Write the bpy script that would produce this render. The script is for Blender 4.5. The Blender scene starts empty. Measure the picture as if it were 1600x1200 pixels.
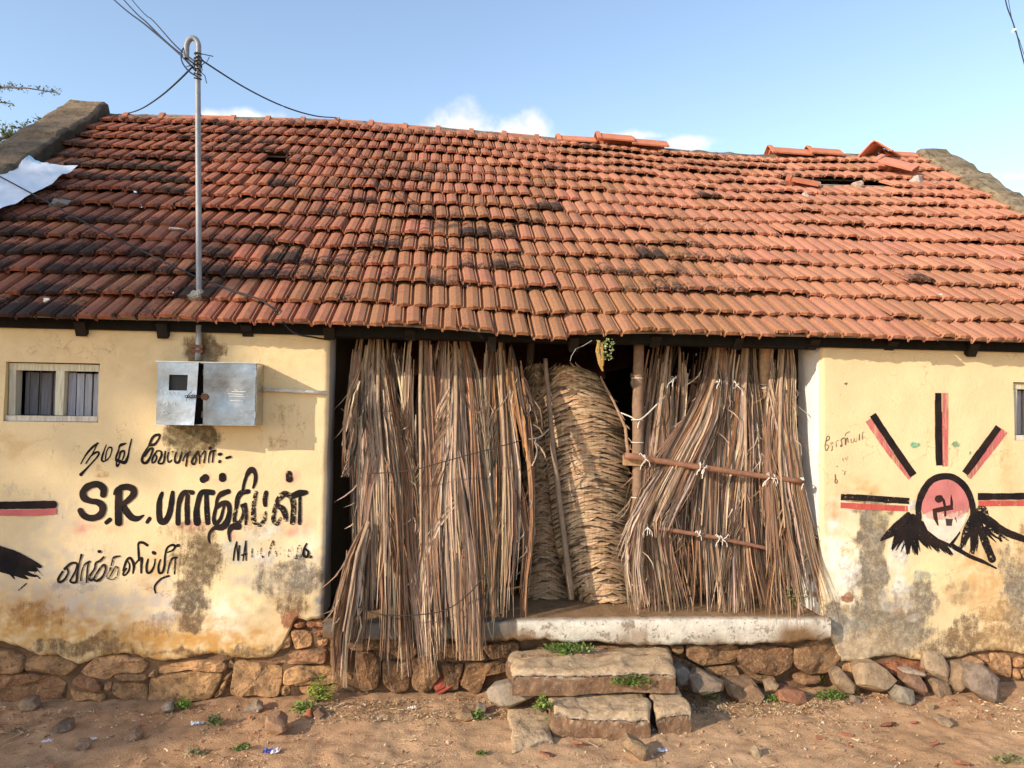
import bpy, bmesh, math, random
import numpy as np
from mathutils import Vector, Matrix, noise
random.seed(7)
rnd = random.random
def U(a, b): return a + (b - a) * rnd()
SC = bpy.context.scene
COL = SC.collection

# ---------------------------------------------------------------- camera
F = 1200.0                                   # focal length in pixels of the 1600 px wide photograph
YAW, PIT, ROL = math.radians(5.8), math.atan(40 / 1200), 0.015
CAM = Vector((0, 0, 1.9))
fw = Vector((math.sin(YAW) * math.cos(PIT), math.cos(YAW) * math.cos(PIT), math.sin(PIT)))
_r0 = Vector((math.cos(YAW), -math.sin(YAW), 0)); _u0 = _r0.cross(fw)
rt = _r0 * math.cos(ROL) + _u0 * math.sin(ROL)
up = _u0 * math.cos(ROL) - _r0 * math.sin(ROL)
cam_data = bpy.data.cameras.new('camera')
cam_data.sensor_width = 36; cam_data.lens = 27; cam_data.clip_start = 0.05; cam_data.clip_end = 2000
camera = bpy.data.objects.new('camera', cam_data); COL.objects.link(camera)
M = Matrix((rt, up, -fw)).transposed().to_4x4(); M.translation = CAM
camera.matrix_world = M
SC.camera = camera

# ---------------------------------------------------------------- sun, sky, exposure
SUN = Vector((.323, .2, -.154)).normalized()     # direction the light travels
sun_el = math.asin(-SUN.z); sun_rot = math.atan2(-SUN.x, -SUN.y)
sd = bpy.data.lights.new('sun', 'SUN'); sd.energy = 4.0; sd.angle = math.radians(.53); sd.color = (1, .87, .70)
sun = bpy.data.objects.new('sun', sd); COL.objects.link(sun)
sun.rotation_euler = (-SUN).to_track_quat('Z', 'Y').to_euler(); sun.location = (-15, -8, 12)
SC.view_settings.view_transform = 'Standard'; SC.view_settings.look = 'None'
SC.view_settings.gamma = 1; SC.view_settings.exposure = .42
world = bpy.data.worlds.new('World'); SC.world = world; world.use_nodes = True

def raydir(x, y): return fw + rt * ((x - 800) / F) + up * ((600 - y) / F)
def at(x, y, Y):                                  # point of the plane y = Y seen at a photograph pixel
    d = raydir(x, y); return CAM + d * (Y / d.y)
def atz(x, y, z):
    d = raydir(x, y); return CAM + d * ((z - CAM.z) / d.z)
def proj(p):
    d = Vector(p) - CAM; k = d.dot(fw)
    return 800 + F * d.dot(rt) / k, 600 - F * d.dot(up) / k

def build_world():
    nt = world.node_tree; nt.nodes.clear(); N = nt.nodes.new; L = nt.links.new
    out = N('ShaderNodeOutputWorld'); bg = N('ShaderNodeBackground'); sky = N('ShaderNodeTexSky')
    sky.sky_type = 'NISHITA'; sky.sun_disc = False; sky.sun_elevation = sun_el; sky.sun_rotation = sun_rot
    sky.air_density = 1.0; sky.dust_density = .35; sky.ozone_density = 2.2; sky.altitude = 200
    tc = N('ShaderNodeTexCoord')
    mask = None
    nz = N('ShaderNodeTexNoise'); nz.inputs['Scale'].default_value = 16; nz.inputs['Detail'].default_value = 7; nz.inputs['Roughness'].default_value = .6
    L(tc.outputs['Generated'], nz.inputs['Vector'])
    # small cumulus clouds, each a blob around a direction of the sky
    for (px, py, rx, ry, s) in ((725, 212, 84, 50, 1.0), (800, 215, 74, 36, .95), (838, 195, 32, 34, .85), (690, 215, 54, 24, .9), (400, 182, 85, 13, .75), (330, 180, 40, 10, .6),
                                (1072, 224, 42, 13, .95), (985, 212, 95, 8, .6), (1360, 55, 20, 9, .35), (1595, 275, 40, 10, .7), (225, 147, 22, 7, .3), (1590, 300, 30, 14, .5)):
        d = raydir(px, py).normalized()
        sub = N('ShaderNodeVectorMath'); sub.operation = 'SUBTRACT'; L(tc.outputs['Generated'], sub.inputs[0]); sub.inputs[1].default_value = d
        h = rt; v = h.cross(d).normalized()
        a = N('ShaderNodeVectorMath'); a.operation = 'DOT_PRODUCT'; L(sub.outputs[0], a.inputs[0]); a.inputs[1].default_value = h * (F / rx)
        b = N('ShaderNodeVectorMath'); b.operation = 'DOT_PRODUCT'; L(sub.outputs[0], b.inputs[0]); b.inputs[1].default_value = v * (F / ry)
        c = N('ShaderNodeCombineXYZ'); L(a.outputs['Value'], c.inputs[0]); L(b.outputs['Value'], c.inputs[1])
        ln = N('ShaderNodeVectorMath'); ln.operation = 'LENGTH'; L(c.outputs[0], ln.inputs[0])
        mr = N('ShaderNodeMapRange'); L(ln.outputs['Value'], mr.inputs['Value'])
        mr.inputs['From Min'].default_value = 0; mr.inputs['From Max'].default_value = 1.5; mr.inputs['To Min'].default_value = s; mr.inputs['To Max'].default_value = 0
        if mask is None: mask = mr.outputs[0]
        else:
            mx = N('ShaderNodeMath'); mx.operation = 'MAXIMUM'; L(mask, mx.inputs[0]); L(mr.outputs[0], mx.inputs[1]); mask = mx.outputs[0]
    ad = N('ShaderNodeMath'); ad.operation = 'MULTIPLY_ADD'; L(nz.outputs['Fac'], ad.inputs[0]); ad.inputs[1].default_value = 1.5; ad.inputs[2].default_value = -.80
    sm = N('ShaderNodeMath'); sm.operation = 'ADD'; L(mask, sm.inputs[0]); L(ad.outputs[0], sm.inputs[1])
    ss = N('ShaderNodeMapRange'); ss.interpolation_type = 'SMOOTHSTEP'; L(sm.outputs[0], ss.inputs['Value'])
    ss.inputs['From Min'].default_value = .25; ss.inputs['From Max'].default_value = .75
    ml = N('ShaderNodeMath'); ml.operation = 'MULTIPLY'; L(ss.outputs[0], ml.inputs[0]); ml.inputs[1].default_value = .9
    mk = N('ShaderNodeMath'); mk.operation = 'MINIMUM'; L(ml.outputs[0], mk.inputs[0])
    gt = N('ShaderNodeMath'); gt.operation = 'MULTIPLY'; L(mask, gt.inputs[0]); gt.inputs[1].default_value = 3.0; L(gt.outputs[0], mk.inputs[1])
    tint = N('ShaderNodeMix'); tint.data_type = 'RGBA'; tint.blend_type = 'MULTIPLY'; tint.inputs[0].default_value = 1
    L(sky.outputs[0], tint.inputs[6]); tint.inputs[7].default_value = SKY_TINT
    mix = N('ShaderNodeMix'); mix.data_type = 'RGBA'
    L(mk.outputs[0], mix.inputs[0]); L(tint.outputs[2], mix.inputs[6]); mix.inputs[7].default_value = CLOUD
    L(mix.outputs[2], bg.inputs['Color']); bg.inputs['Strength'].default_value = .15
    L(bg.outputs[0], out.inputs['Surface'])
SKY_TINT = (1.86, 1.63, 1.45, 1); CLOUD = (5.6, 5.5, 5.45, 1)
build_world()

# ---------------------------------------------------------------- helpers
def n3(x, y, z=0.0): return noise.noise(Vector((x, y, z)))
def fbm(x, y, z=0.0, o=4):
    s, a = 0, 1
    for i in range(o): s += a * n3(x, y, z + 7.3 * i); x *= 2.1; y *= 2.1; z *= 2.1; a *= .5
    return s
class MB:
    def __init__(s): s.v = []; s.f = []; s.c = []; s.a = []; s.t = []
    def V(s, p, c=(.5, .5, .5), a=(0, 0, 0), t=(0, 0, 0)):
        s.v.append(tuple(p)); s.c.append(c); s.a.append(a); s.t.append(t); return len(s.v) - 1
    def Q(s, *i): s.f.append(i)
    def box(s, lo, hi, c=(.5, .5, .5), j=0):
        b = len(s.v)
        for z in (lo[2], hi[2]):
            for (x, y) in ((lo[0], lo[1]), (hi[0], lo[1]), (hi[0], hi[1]), (lo[0], hi[1])):
                s.V((x + U(-j, j), y + U(-j, j), z + U(-j, j)), c)
        for f in ((3, 2, 1, 0), (4, 5, 6, 7), (0, 1, 5, 4), (1, 2, 6, 5), (2, 3, 7, 6), (3, 0, 4, 7)): s.Q(*[b + k for k in f])
    def hexa(s, P, c=(.5, .5, .5)):        # P: 4 bottom then 4 top corners
        b = len(s.v)
        for p in P: s.V(p, c)
        for f in ((3, 2, 1, 0), (4, 5, 6, 7), (0, 1, 5, 4), (1, 2, 6, 5), (2, 3, 7, 6), (3, 0, 4, 7)): s.Q(*[b + k for k in f])
    def tube(s, pts, r, c=(.5, .5, .5), n=8, cap=True):
        pts = [Vector(p) for p in pts]; rings = []
        rr = r if isinstance(r, (list, tuple)) else [r] * len(pts)
        ref = Vector((.13, .97, .21))
        for i, p in enumerate(pts):
            d = (pts[min(i + 1, len(pts) - 1)] - pts[max(i - 1, 0)]).normalized()
            a = d.cross(ref)
            if a.length < .05: a = d.cross(Vector((1, 0, 0)))
            a.normalize(); b = d.cross(a)
            ref = ref
            rings.append([s.V(p + a * (rr[i] * math.cos(2 * math.pi * k / n)) + b * (rr[i] * math.sin(2 * math.pi * k / n)), c) for k in range(n)])
        for i in range(len(rings) - 1):
            for k in range(n): s.Q(rings[i][k], rings[i][(k + 1) % n], rings[i + 1][(k + 1) % n], rings[i + 1][k])
        if cap: s.Q(*rings[0][::-1]); s.Q(*rings[-1])
    def build(s, name, mat, parent=None, smooth=False, base=None):
        me = bpy.data.meshes.new(name)
        o = bpy.data.objects.new(name, me); COL.objects.link(o)
        v = np.array(s.v, dtype=np.float64).reshape(-1, 3)
        if parent is not None:
            o.parent = parent; v = v - np.array(parent_base(parent))
        else:
            b = np.array(base) if base is not None else np.array([(v[:, 0].min() + v[:, 0].max()) / 2, (v[:, 1].min() + v[:, 1].max()) / 2, v[:, 2].min()])
            v = v - b; o.location = b
        me.from_pydata(v.tolist(), [], s.f)
        for nm, src in (('Col', s.c), ('Aux', s.a), ('Stn', s.t)):
            at_ = me.attributes.new(nm, 'FLOAT_COLOR', 'POINT')
            arr = np.ones((len(s.v), 4), dtype=np.float32); arr[:, :3] = np.array(src, dtype=np.float32).reshape(-1, 3)
            at_.data.foreach_set('color', arr.ravel())
        if smooth: me.polygons.foreach_set('use_smooth', [True] * len(me.polygons))
        me.materials.append(mat); me.update()
        return o
def parent_base(p):
    b = Vector((0, 0, 0))
    while p is not None: b += p.location; p = p.parent
    return b
def tag(o, label, cat, group=None, kind=None):
    if label: o['label'] = label
    if cat: o['category'] = cat
    if group: o['group'] = group
    if kind: o['kind'] = kind
    return o
def thing(name, loc, label, cat, group=None):
    o = bpy.data.objects.new(name, None); COL.objects.link(o); o.location = loc; o.empty_display_size = .1
    return tag(o, label, cat, group)
def vary(c, k=.15):
    m = 1 + U(-k, k); return tuple(max(.005, x * m * (1 + U(-k, k) * .25)) for x in c)
def lerp(a, b, t): return a + (b - a) * t
def interp(rows, y, k):
    if y <= rows[0][0]: return rows[0][k]
    for i in range(len(rows) - 1):
        if y <= rows[i + 1][0]:
            t = (y - rows[i][0]) / (rows[i + 1][0] - rows[i][0])
            return lerp(rows[i][k], rows[i + 1][k], t)
    return rows[-1][k]

# ---------------------------------------------------------------- materials
def new_mat(name):
    m = bpy.data.materials.new(name); m.use_nodes = True
    nt = m.node_tree; nt.nodes.clear()
    o = nt.nodes.new('ShaderNodeOutputMaterial'); p = nt.nodes.new('ShaderNodeBsdfPrincipled'); nt.links.new(p.outputs[0], o.inputs[0])
    return m, nt, p, o
def noise_node(nt, scale, detail=6, rough=.6, vec=None, stretch=None, dist=0):
    tc = nt.nodes.new('ShaderNodeTexCoord'); n = nt.nodes.new('ShaderNodeTexNoise')
    n.inputs['Scale'].default_value = scale; n.inputs['Detail'].default_value = detail; n.inputs['Roughness'].default_value = rough; n.inputs['Distortion'].default_value = dist
    if stretch:
        mp = nt.nodes.new('ShaderNodeMapping'); mp.inputs['Scale'].default_value = stretch
        nt.links.new(tc.outputs['Object'], mp.inputs[0]); nt.links.new(mp.outputs[0], n.inputs['Vector'])
    else: nt.links.new(tc.outputs['Object'], n.inputs['Vector'])
    return n
def mrange(nt, src, a, b, c, d, smooth=False):
    m = nt.nodes.new('ShaderNodeMapRange'); nt.links.new(src, m.inputs['Value'])
    m.inputs['From Min'].default_value = a; m.inputs['From Max'].default_value = b; m.inputs['To Min'].default_value = c; m.inputs['To Max'].default_value = d
    if smooth: m.interpolation_type = 'SMOOTHSTEP'
    return m.outputs[0]
def mixc(nt, fac, a, b, mode='MIX'):
    m = nt.nodes.new('ShaderNodeMix'); m.data_type = 'RGBA'; m.blend_type = mode
    for i, s in ((0, fac), (6, a), (7, b)):
        if isinstance(s, (int, float)): m.inputs[i].default_value = s
        elif isinstance(s, tuple): m.inputs[i].default_value = s if len(s) == 4 else s + (1,)
        else: nt.links.new(s, m.inputs[i])
    return m.outputs[2]
def math_(nt, op, a, b=None, c=None):
    m = nt.nodes.new('ShaderNodeMath'); m.operation = op
    for i, s in enumerate((a, b, c)):
        if s is None: continue
        if isinstance(s, (int, float)): m.inputs[i].default_value = s
        else: nt.links.new(s, m.inputs[i])
    return m.outputs[0]
def attr(nt, name):
    a = nt.nodes.new('ShaderNodeAttribute'); a.attribute_name = name; return a
def sep(nt, src):
    s = nt.nodes.new('ShaderNodeSeparateColor'); nt.links.new(src, s.inputs[0]); return s.outputs
def bump(nt, p, h, strength, dist=.01):
    b = nt.nodes.new('ShaderNodeBump'); b.inputs['Strength'].default_value = strength; b.inputs['Distance'].default_value = dist
    nt.links.new(h, b.inputs['Height']); nt.links.new(b.outputs[0], p.inputs['Normal'])
def simple(name, scale=14, var=.35, bs=90, bst=.5, bd=.006, rough=.9, metal=0, speck=None, fine=None, stretch=None, trans=0):
    m, nt, p, o = new_mat(name)
    c = attr(nt, 'Col').outputs['Color']
    n = noise_node(nt, scale, 8, .65, stretch=stretch)
    g = mrange(nt, n.outputs['Fac'], .28, .72, 1 - var, 1 + var)
    k = nt.nodes.new('ShaderNodeCombineColor')
    for i in range(3): nt.links.new(g, k.inputs[i])
    c = mixc(nt, 1.0, c, k.outputs[0], 'MULTIPLY')
    for sp in (speck or []):
        s2 = noise_node(nt, sp[0], 6, .7)
        c = mixc(nt, math_(nt, 'MULTIPLY', mrange(nt, s2.outputs['Fac'], sp[1], sp[1] + .06, 0, 1), sp[3]), c, sp[2])
    nt.links.new(c, p.inputs['Base Color'])
    p.inputs['Roughness'].default_value = rough; p.inputs['Metallic'].default_value = metal
    p.inputs['Specular IOR Level'].default_value = .25
    h = noise_node(nt, bs, 8, .7, stretch=stretch)
    bump(nt, p, h.outputs['Fac'], bst, bd)
    if trans:
        t = nt.nodes.new('ShaderNodeBsdfTranslucent'); nt.links.new(c, t.inputs['Color'])
        ms = nt.nodes.new('ShaderNodeMixShader'); ms.inputs[0].default_value = trans
        nt.links.new(p.outputs[0], ms.inputs[1]); nt.links.new(t.outputs[0], ms.inputs[2]); nt.links.new(ms.outputs[0], o.inputs[0])
    return m
def tile_mat():
    m, nt, p, o = new_mat('weathered_terracotta')
    c = attr(nt, 'Col').outputs['Color']; a = sep(nt, attr(nt, 'Aux').outputs['Color'])
    n1 = noise_node(nt, 9, 8, .7); n2 = noise_node(nt, 55, 8, .75); n3_ = noise_node(nt, 160, 4, .6)
    g = mrange(nt, n1.outputs['Fac'], .3, .7, .8, 1.18); k = nt.nodes.new('ShaderNodeCombineColor')
    for i in range(3): nt.links.new(g, k.inputs[i])
    c = mixc(nt, 1.0, c, k.outputs[0], 'MULTIPLY')
    # brown lichen then black algae, in speckled patches that follow the amount stored per tile
    nn = math_(nt, 'ADD', math_(nt, 'ADD', math_(nt, 'MULTIPLY', n1.outputs['Fac'], 1.3), math_(nt, 'MULTIPLY', n2.outputs['Fac'], 1.5)), -.75)
    lm = mrange(nt, math_(nt, 'ADD', nn, math_(nt, 'ADD', a[1], math_(nt, 'MULTIPLY', math_(nt, 'SUBTRACT', n3_.outputs['Fac'], .5), .7))), .88, 1.16, 0, .85, True)
    lc = mixc(nt, mrange(nt, n3_.outputs['Fac'], .36, .64, 0, 1), (.16, .072, .036), (.47, .235, .105))
    c = mixc(nt, lm, c, lc)
    sm = mrange(nt, math_(nt, 'ADD', nn, a[0]), .90, 1.22, 0, .90, True)
    c = mixc(nt, sm, c, (.022, .019, .016))
    nt.links.new(c, p.inputs['Base Color']); p.inputs['Roughness'].default_value = .88; p.inputs['Specular IOR Level'].default_value = .2
    bump(nt, p, math_(nt, 'ADD', n2.outputs['Fac'], math_(nt, 'MULTIPLY', n3_.outputs['Fac'], .6)), .6, .006)
    return m
def wall_mat():
    m, nt, p, o = new_mat('lime_washed_plaster')
    c = attr(nt, 'Col').outputs['Color']; s = attr(nt, 'Stn').outputs['Color']; a = sep(nt, attr(nt, 'Aux').outputs['Color'])
    n1 = noise_node(nt, 2.2, 8, .65); n2 = noise_node(nt, 26, 10, .75); n3_ = noise_node(nt, 110, 6, .7)
    g = mrange(nt, n1.outputs['Fac'], .3, .7, .9, 1.08); k = nt.nodes.new('ShaderNodeCombineColor')
    for i in range(3): nt.links.new(g, k.inputs[i])
    c = mixc(nt, 1.0, c, k.outputs[0], 'MULTIPLY')
    # faint rubbed scuffs
    sc = mrange(nt, n2.outputs['Fac'], .60, .74, 0, .35, True); c = mixc(nt, sc, c, (.46, .30, .15))
    n4 = noise_node(nt, 30, 8, .75, stretch=(1, 1, .22)); n5 = noise_node(nt, 13, 6, .7)
    nn = math_(nt, 'ADD', math_(nt, 'ADD', math_(nt, 'MULTIPLY', n4.outputs['Fac'], .75), math_(nt, 'MULTIPLY', n3_.outputs['Fac'], .35)), math_(nt, 'MULTIPLY', n5.outputs['Fac'], .6))
    f = mrange(nt, math_(nt, 'ADD', math_(nt, 'ADD', nn, -.85), a[0]), .28, .62, 0, 1, True)
    f = math_(nt, 'MULTIPLY', f, mrange(nt, math_(nt, 'ADD', n2.outputs['Fac'], math_(nt, 'MULTIPLY', n3_.outputs['Fac'], .5)), .52, .80, .45, 1))
    s = mixc(nt, mrange(nt, n5.outputs['Fac'], .42, .60, 0, .75, True), s, mixc(nt, .6, s, (.20, .12, .055)))
    s = mixc(nt, mrange(nt, n3_.outputs['Fac'], .50, .66, .0, .6), s, mixc(nt, .45, s, (.50, .43, .31)))
    s = mixc(nt, mrange(nt, n4.outputs['Fac'], .55, .68, 0, .6, True), s, mixc(nt, .7, s, (.05, .04, .03)))
    c = mixc(nt, math_(nt, 'MULTIPLY', f, math_(nt, 'MINIMUM', math_(nt, 'MULTIPLY', a[0], 4.0), 1.0)), c, s)
    # fine grime flecks over all the plaster
    c = mixc(nt, mrange(nt, n3_.outputs['Fac'], .655, .70, 0, .55), c, (.30, .19, .10))
    pass
    # pits and hairline cracks
    pit = mrange(nt, noise_node(nt, 60, 3, .5).outputs['Fac'], .72, .76, 0, .7); c = mixc(nt, pit, c, (.16, .10, .06))
    vo = nt.nodes.new('ShaderNodeTexVoronoi'); vo.feature = 'DISTANCE_TO_EDGE'; vo.inputs['Scale'].default_value = 3.1
    tc = nt.nodes.new('ShaderNodeTexCoord'); nd = noise_node(nt, 6, 5, .6); vm = nt.nodes.new('ShaderNodeVectorMath'); vm.operation = 'MULTIPLY_ADD'
    nt.links.new(nd.outputs['Color'], vm.inputs[0]); vm.inputs[1].default_value = (.3, .3, .3); nt.links.new(tc.outputs['Object'], vm.inputs[2]); nt.links.new(vm.outputs[0], vo.inputs['Vector'])
    ck = math_(nt, 'MULTIPLY', mrange(nt, vo.outputs['Distance'], 0, .008, 1, 0), mrange(nt, n1.outputs['Fac'], .5, .62, 0, .55, True)); c = mixc(nt, ck, c, (.20, .13, .08))
    nt.links.new(c, p.inputs['Base Color']); p.inputs['Roughness'].default_value = .93; p.inputs['Specular IOR Level'].default_value = .15
    h = math_(nt, 'ADD', math_(nt, 'ADD', n2.outputs['Fac'], math_(nt, 'MULTIPLY', n3_.outputs['Fac'], .4)), math_(nt, 'MULTIPLY', a[0], math_(nt, 'MULTIPLY', n3_.outputs['Fac'], 1.0)))
    bump(nt, p, math_(nt, 'SUBTRACT', h, math_(nt, 'MULTIPLY', ck, .8)), .55, .009)
    return m
def paint_mat():
    m, nt, p, o = new_mat('flaking_sign_paint')
    c = attr(nt, 'Col').outputs['Color']; a = sep(nt, attr(nt, 'Aux').outputs['Color'])
    n2 = noise_node(nt, 42, 8, .7); n3_ = noise_node(nt, 150, 4, .6); n1 = noise_node(nt, 11, 4, .5)
    c = mixc(nt, mrange(nt, n1.outputs['Fac'], .35, .7, 0, .5), c, mixc(nt, .5, c, (.09, .045, .03)))
    nt.links.new(c, p.inputs['Base Color']); p.inputs['Roughness'].default_value = .8; p.inputs['Specular IOR Level'].default_value = .06
    nn = math_(nt, 'ADD', math_(nt, 'MULTIPLY', n2.outputs['Fac'], .7), math_(nt, 'MULTIPLY', n3_.outputs['Fac'], .4))
    f = mrange(nt, math_(nt, 'ADD', nn, a[0]), .685, .73, 1, 0, True)
    n6 = noise_node(nt, 90, 5, .6, stretch=(1, 1, .06))
    f = math_(nt, 'MULTIPLY', f, mrange(nt, math_(nt, 'ADD', n6.outputs['Fac'], math_(nt, 'MULTIPLY', a[1], .5)), .72, .85, .35, 1, True))
    nt.links.new(f, p.inputs['Alpha'])
    return m
M_TILE = tile_mat(); M_WALL = wall_mat(); M_PAINT = paint_mat()
M_STONE = simple('rubble_stone', 11, .55, 45, 1.0, .02, speck=[(9, .53, (.20, .105, .05), .7), (38, .55, (.44, .26, .12), .55), (70, .58, (.52, .44, .33), .55), (26, .57, (.07, .045, .028), .65)])
M_SLAB = simple('worn_step_stone', 12, .45, 50, .9, .014, speck=[(10, .55, (.19, .10, .05), .4), (50, .60, (.55, .45, .34), .5), (28, .60, (.10, .06, .035), .5), (120, .60, (.6, .52, .42), .45)])
M_LIP = simple('whitewashed_edge', 9, .25, 60, .7, .012, speck=[(12, .56, (.17, .11, .06), .7), (34, .58, (.10, .075, .05), .7), (80, .60, (.30, .22, .14), .5)])
M_MUD = simple('mud', 9, .4, 60, .9, .015, speck=[(50, .62, (.4, .28, .16), .4)])
M_EARTH = simple('dry_earth', 7, .32, 90, 1.0, .016, rough=1, speck=[(60, .60, (.56, .38, .23), .5), (34, .60, (.20, .105, .05), .5), (120, .62, (.62, .48, .33), .6)])
M_ROCK = simple('loose_rock', 16, .4, 55, .9, .014, speck=[(60, .58, (.45, .36, .27), .5), (24, .58, (.13, .085, .055), .5)])
M_STRAW = simple('dry_palm_leaf', 60, .35, 220, .4, .003, rough=.75, trans=.12, stretch=(1, 1, .12))
M_WOOD = simple('old_wood', 30, .35, 160, .5, .004, stretch=(1, 1, .1))
M_BAMBOO = simple('weathered_pole', 30, .3, 120, .4, .003)
M_GALV = simple('galvanised_steel', 9, .28, 9, .35, .01, rough=.30, metal=.95, speck=[(3.5, .54, (.20, .23, .28), .3), (60, .6, (.42, .44, .46), .4)])
M_PIPE = simple('steel_pipe', 25, .2, 60, .2, .002, rough=.55, metal=.35)
M_WIRE = simple('black_cable', 30, .2, 60, .1, .001, rough=.6)
M_ROPE = simple('white_rope', 120, .3, 400, .5, .002)
M_LEAF = simple('weed_leaf', 40, .3, 90, .2, .002, rough=.7, trans=.3)
M_PLASTIC = simple('plastic_sheet', 4, .12, 20, .5, .01, rough=.55)
M_CEMENT = simple('cement_lump', 20, .3, 90, .8, .01)
M_PLANK = simple('painted_plank', 30, .35, 120, .4, .003, stretch=(3, 3, .2))
M_DARK = simple('dark_inside', 5, .2, 30, .3, .01)
M_GABLE = simple('weathered_gable_plaster', 6, .5, 30, 1, .03, speck=[(14, .53, (.07, .055, .035), .6), (40, .62, (.36, .28, .17), .5)])
# ---------------------------------------------------------------- the house
W = 5.16                      # front face of the wall
XL, XR = -.692, 2.712         # the two sides of the open bay
SL = math.radians(35); CS, SN = math.cos(SL), math.sin(SL)
EY, EZ = 5.0, 2.395           # lower edge of the tiles
X0, X1, SMAX = -3.62, 5.84, 4.62
house = thing('house', (1.0, 5.3, 0), 'old yellow village house with a red tiled roof and painted lettering on its walls', 'house')

def sag(X, s):
    r = np.interp(X, [-3.5, -1.07, .85, 2.3, 3.8, 5.85], [0, .07, .02, -.06, -.09, .02]) * (s / SMAX) ** 2
    return r - .05 * math.exp(-((X - .62) / .55) ** 2) * math.exp(-(s / .7) ** 2) + .018 * n3(X * .7, s * .8, 3.1)
def R(X, s, h=0):
    return Vector((X, EY + s * CS - h * SN, EZ + s * SN + h * CS + sag(X, max(0, s))))
def roof_hit(px, py):
    d = raydir(px, py); n = Vector((0, -SN, CS)); t = (Vector((0, EY, EZ)) - CAM).dot(n) / d.dot(n); p = CAM + d * t
    return p.x, (p.y - EY) / CS
TW, TL = .2365, .308
NC = int((X1 - X0) / TW); NR = 15
PROF = [(0, .014), (.045, .016), (.07, .004), (.11, -.006), (.19, -.005), (.235, .011), (.29, .021), (.58, .0285), (.88, .021), (.945, .008)]
PROF2 = [(t * .5, h) for t, h in PROF] + [(.5 + t * .5, h) for t, h in PROF] + [(.995, .012)]
def tile(mb, X, s, w, ln, lift, rot, tilt, col, soot, lich, ragged=1.0):
    n = len(PROF2); edge = max(0, soot - .08) * 1.5 + .05; half = (U(-.08, .08), U(-.08, .08))
    rows = []
    cr, sr = math.cos(rot), math.sin(rot)
    rag = [U(-.006, .006) * ragged for _ in range(n)]
    if rnd() < .14:      # a broken corner
        q0 = random.randrange(n)
        for i in range(n): rag[i] += .035 * max(0, 1 - abs(i - q0) / 3) * rnd()
    for bi, b in enumerate((0, .004, .075, .2, ln)):
        row = []
        for i, (t, h) in enumerate(PROF2):
            lob = -.012 * max(0, math.sin(math.pi * ((t * 2 % 1) - .15) / .83))
            bb = b + (lob + rag[i]) * (1 if bi < 2 else (.5 if bi == 2 else 0))
            hh = h + lift * (1 - b / ln) + tilt * (t - .5) - (.005 if bi == 0 else 0)
            x = (t - .5) * w
            p = R(X + x * cr - bb * sr, s + bb * cr + x * sr, hh)
            hi = 0 if t < .5 else 1
            row.append(mb.V(p, col, (max(0, soot + half[hi] + (edge if bi < 2 else edge * .65 if bi == 2 else 0) + (.12 if .06 < (t * 2 % 1) < .20 else 0)), max(0, lich + half[1 - hi]), 0)))
        rows.append(row)
    for r in range(len(rows) - 1):
        for i in range(n - 1): mb.Q(rows[r][i], rows[r][i + 1], rows[r + 1][i + 1], rows[r + 1][i])
    # thickness at the lower end and the sides
    low = []
    for i, (t, h) in enumerate(PROF2):
        x = (t - .5) * w; lb = max(0, math.sin(math.pi * ((t * 2 % 1) - .15) / .83)); bb = .003 + rag[i] - .012 * lb
        p = R(X + x * cr - bb * sr, s + bb * cr + x * sr, h + lift + tilt * (t - .5) - .020 - .010 * lb - .005 * rnd())
        low.append(mb.V(p, vary(col, .12), (soot * .6 + edge, lich * .6, 0)))
    for i in range(n - 1): mb.Q(low[i], low[i + 1], rows[0][i + 1], rows[0][i])
    for i in (0, n - 1):
        t, h = PROF2[i]; x = (t - .5) * w
        q0 = mb.V(R(X + x * cr, s, h + lift + tilt * (t - .5) - .02), col, (soot, lich, 0)); q1 = mb.V(R(X + x * cr - ln * sr, s + ln, h - .02), col, (soot, lich, 0))
        mb.Q(*((q0, rows[0][i], rows[-1][i], q1) if i else (q0, q1, rows[-1][i], rows[0][i])))
def tone(px, py):
    # soot, lichen and colour of the tiles as they are spread over this roof
    a = fbm(px / 210, py / 120, 2.2, 3)
    left = max(0, min(1, (560 - px) / 420)); low = max(0, min(1, (py - 190) / 250))
    soot = .06 + left * (.06 + .26 * low) + .20 * a
    cen = math.exp(-((px - 800) / 330) ** 2)
    lich = .10 + cen * (.13 + .30 * max(0, (py - 250) / 250)) + .16 * a + .10 * left
    if px > 1000: lich += .20 * max(0, (py - 400) / 120); soot += .10 * max(0, (py - 400) / 120)
    if py > 468: soot -= .20 * min(1, max(0, (px - 60) / 60)); lich += .05
    if px > 1150: soot -= .10; lich -= .05
    if 250 < px < 620 and py > 380: soot += .06
    c = [lerp(a_, b_, min(1, max(0, (px - 150) / 1000))) for a_, b_ in zip((.32, .108, .060), (.455, .198, .118))]
    return soot, lich, tuple(c)
hole = [roof_hit(1243, 288), roof_hit(1372, 291)]; hole2 = roof_hit(436, 267)
hr = int(round(hole[0][1] / TL - .45)); hr2 = int(hole2[1] / TL)
broken = roof_hit(836, 495)
mb = MB()
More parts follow.
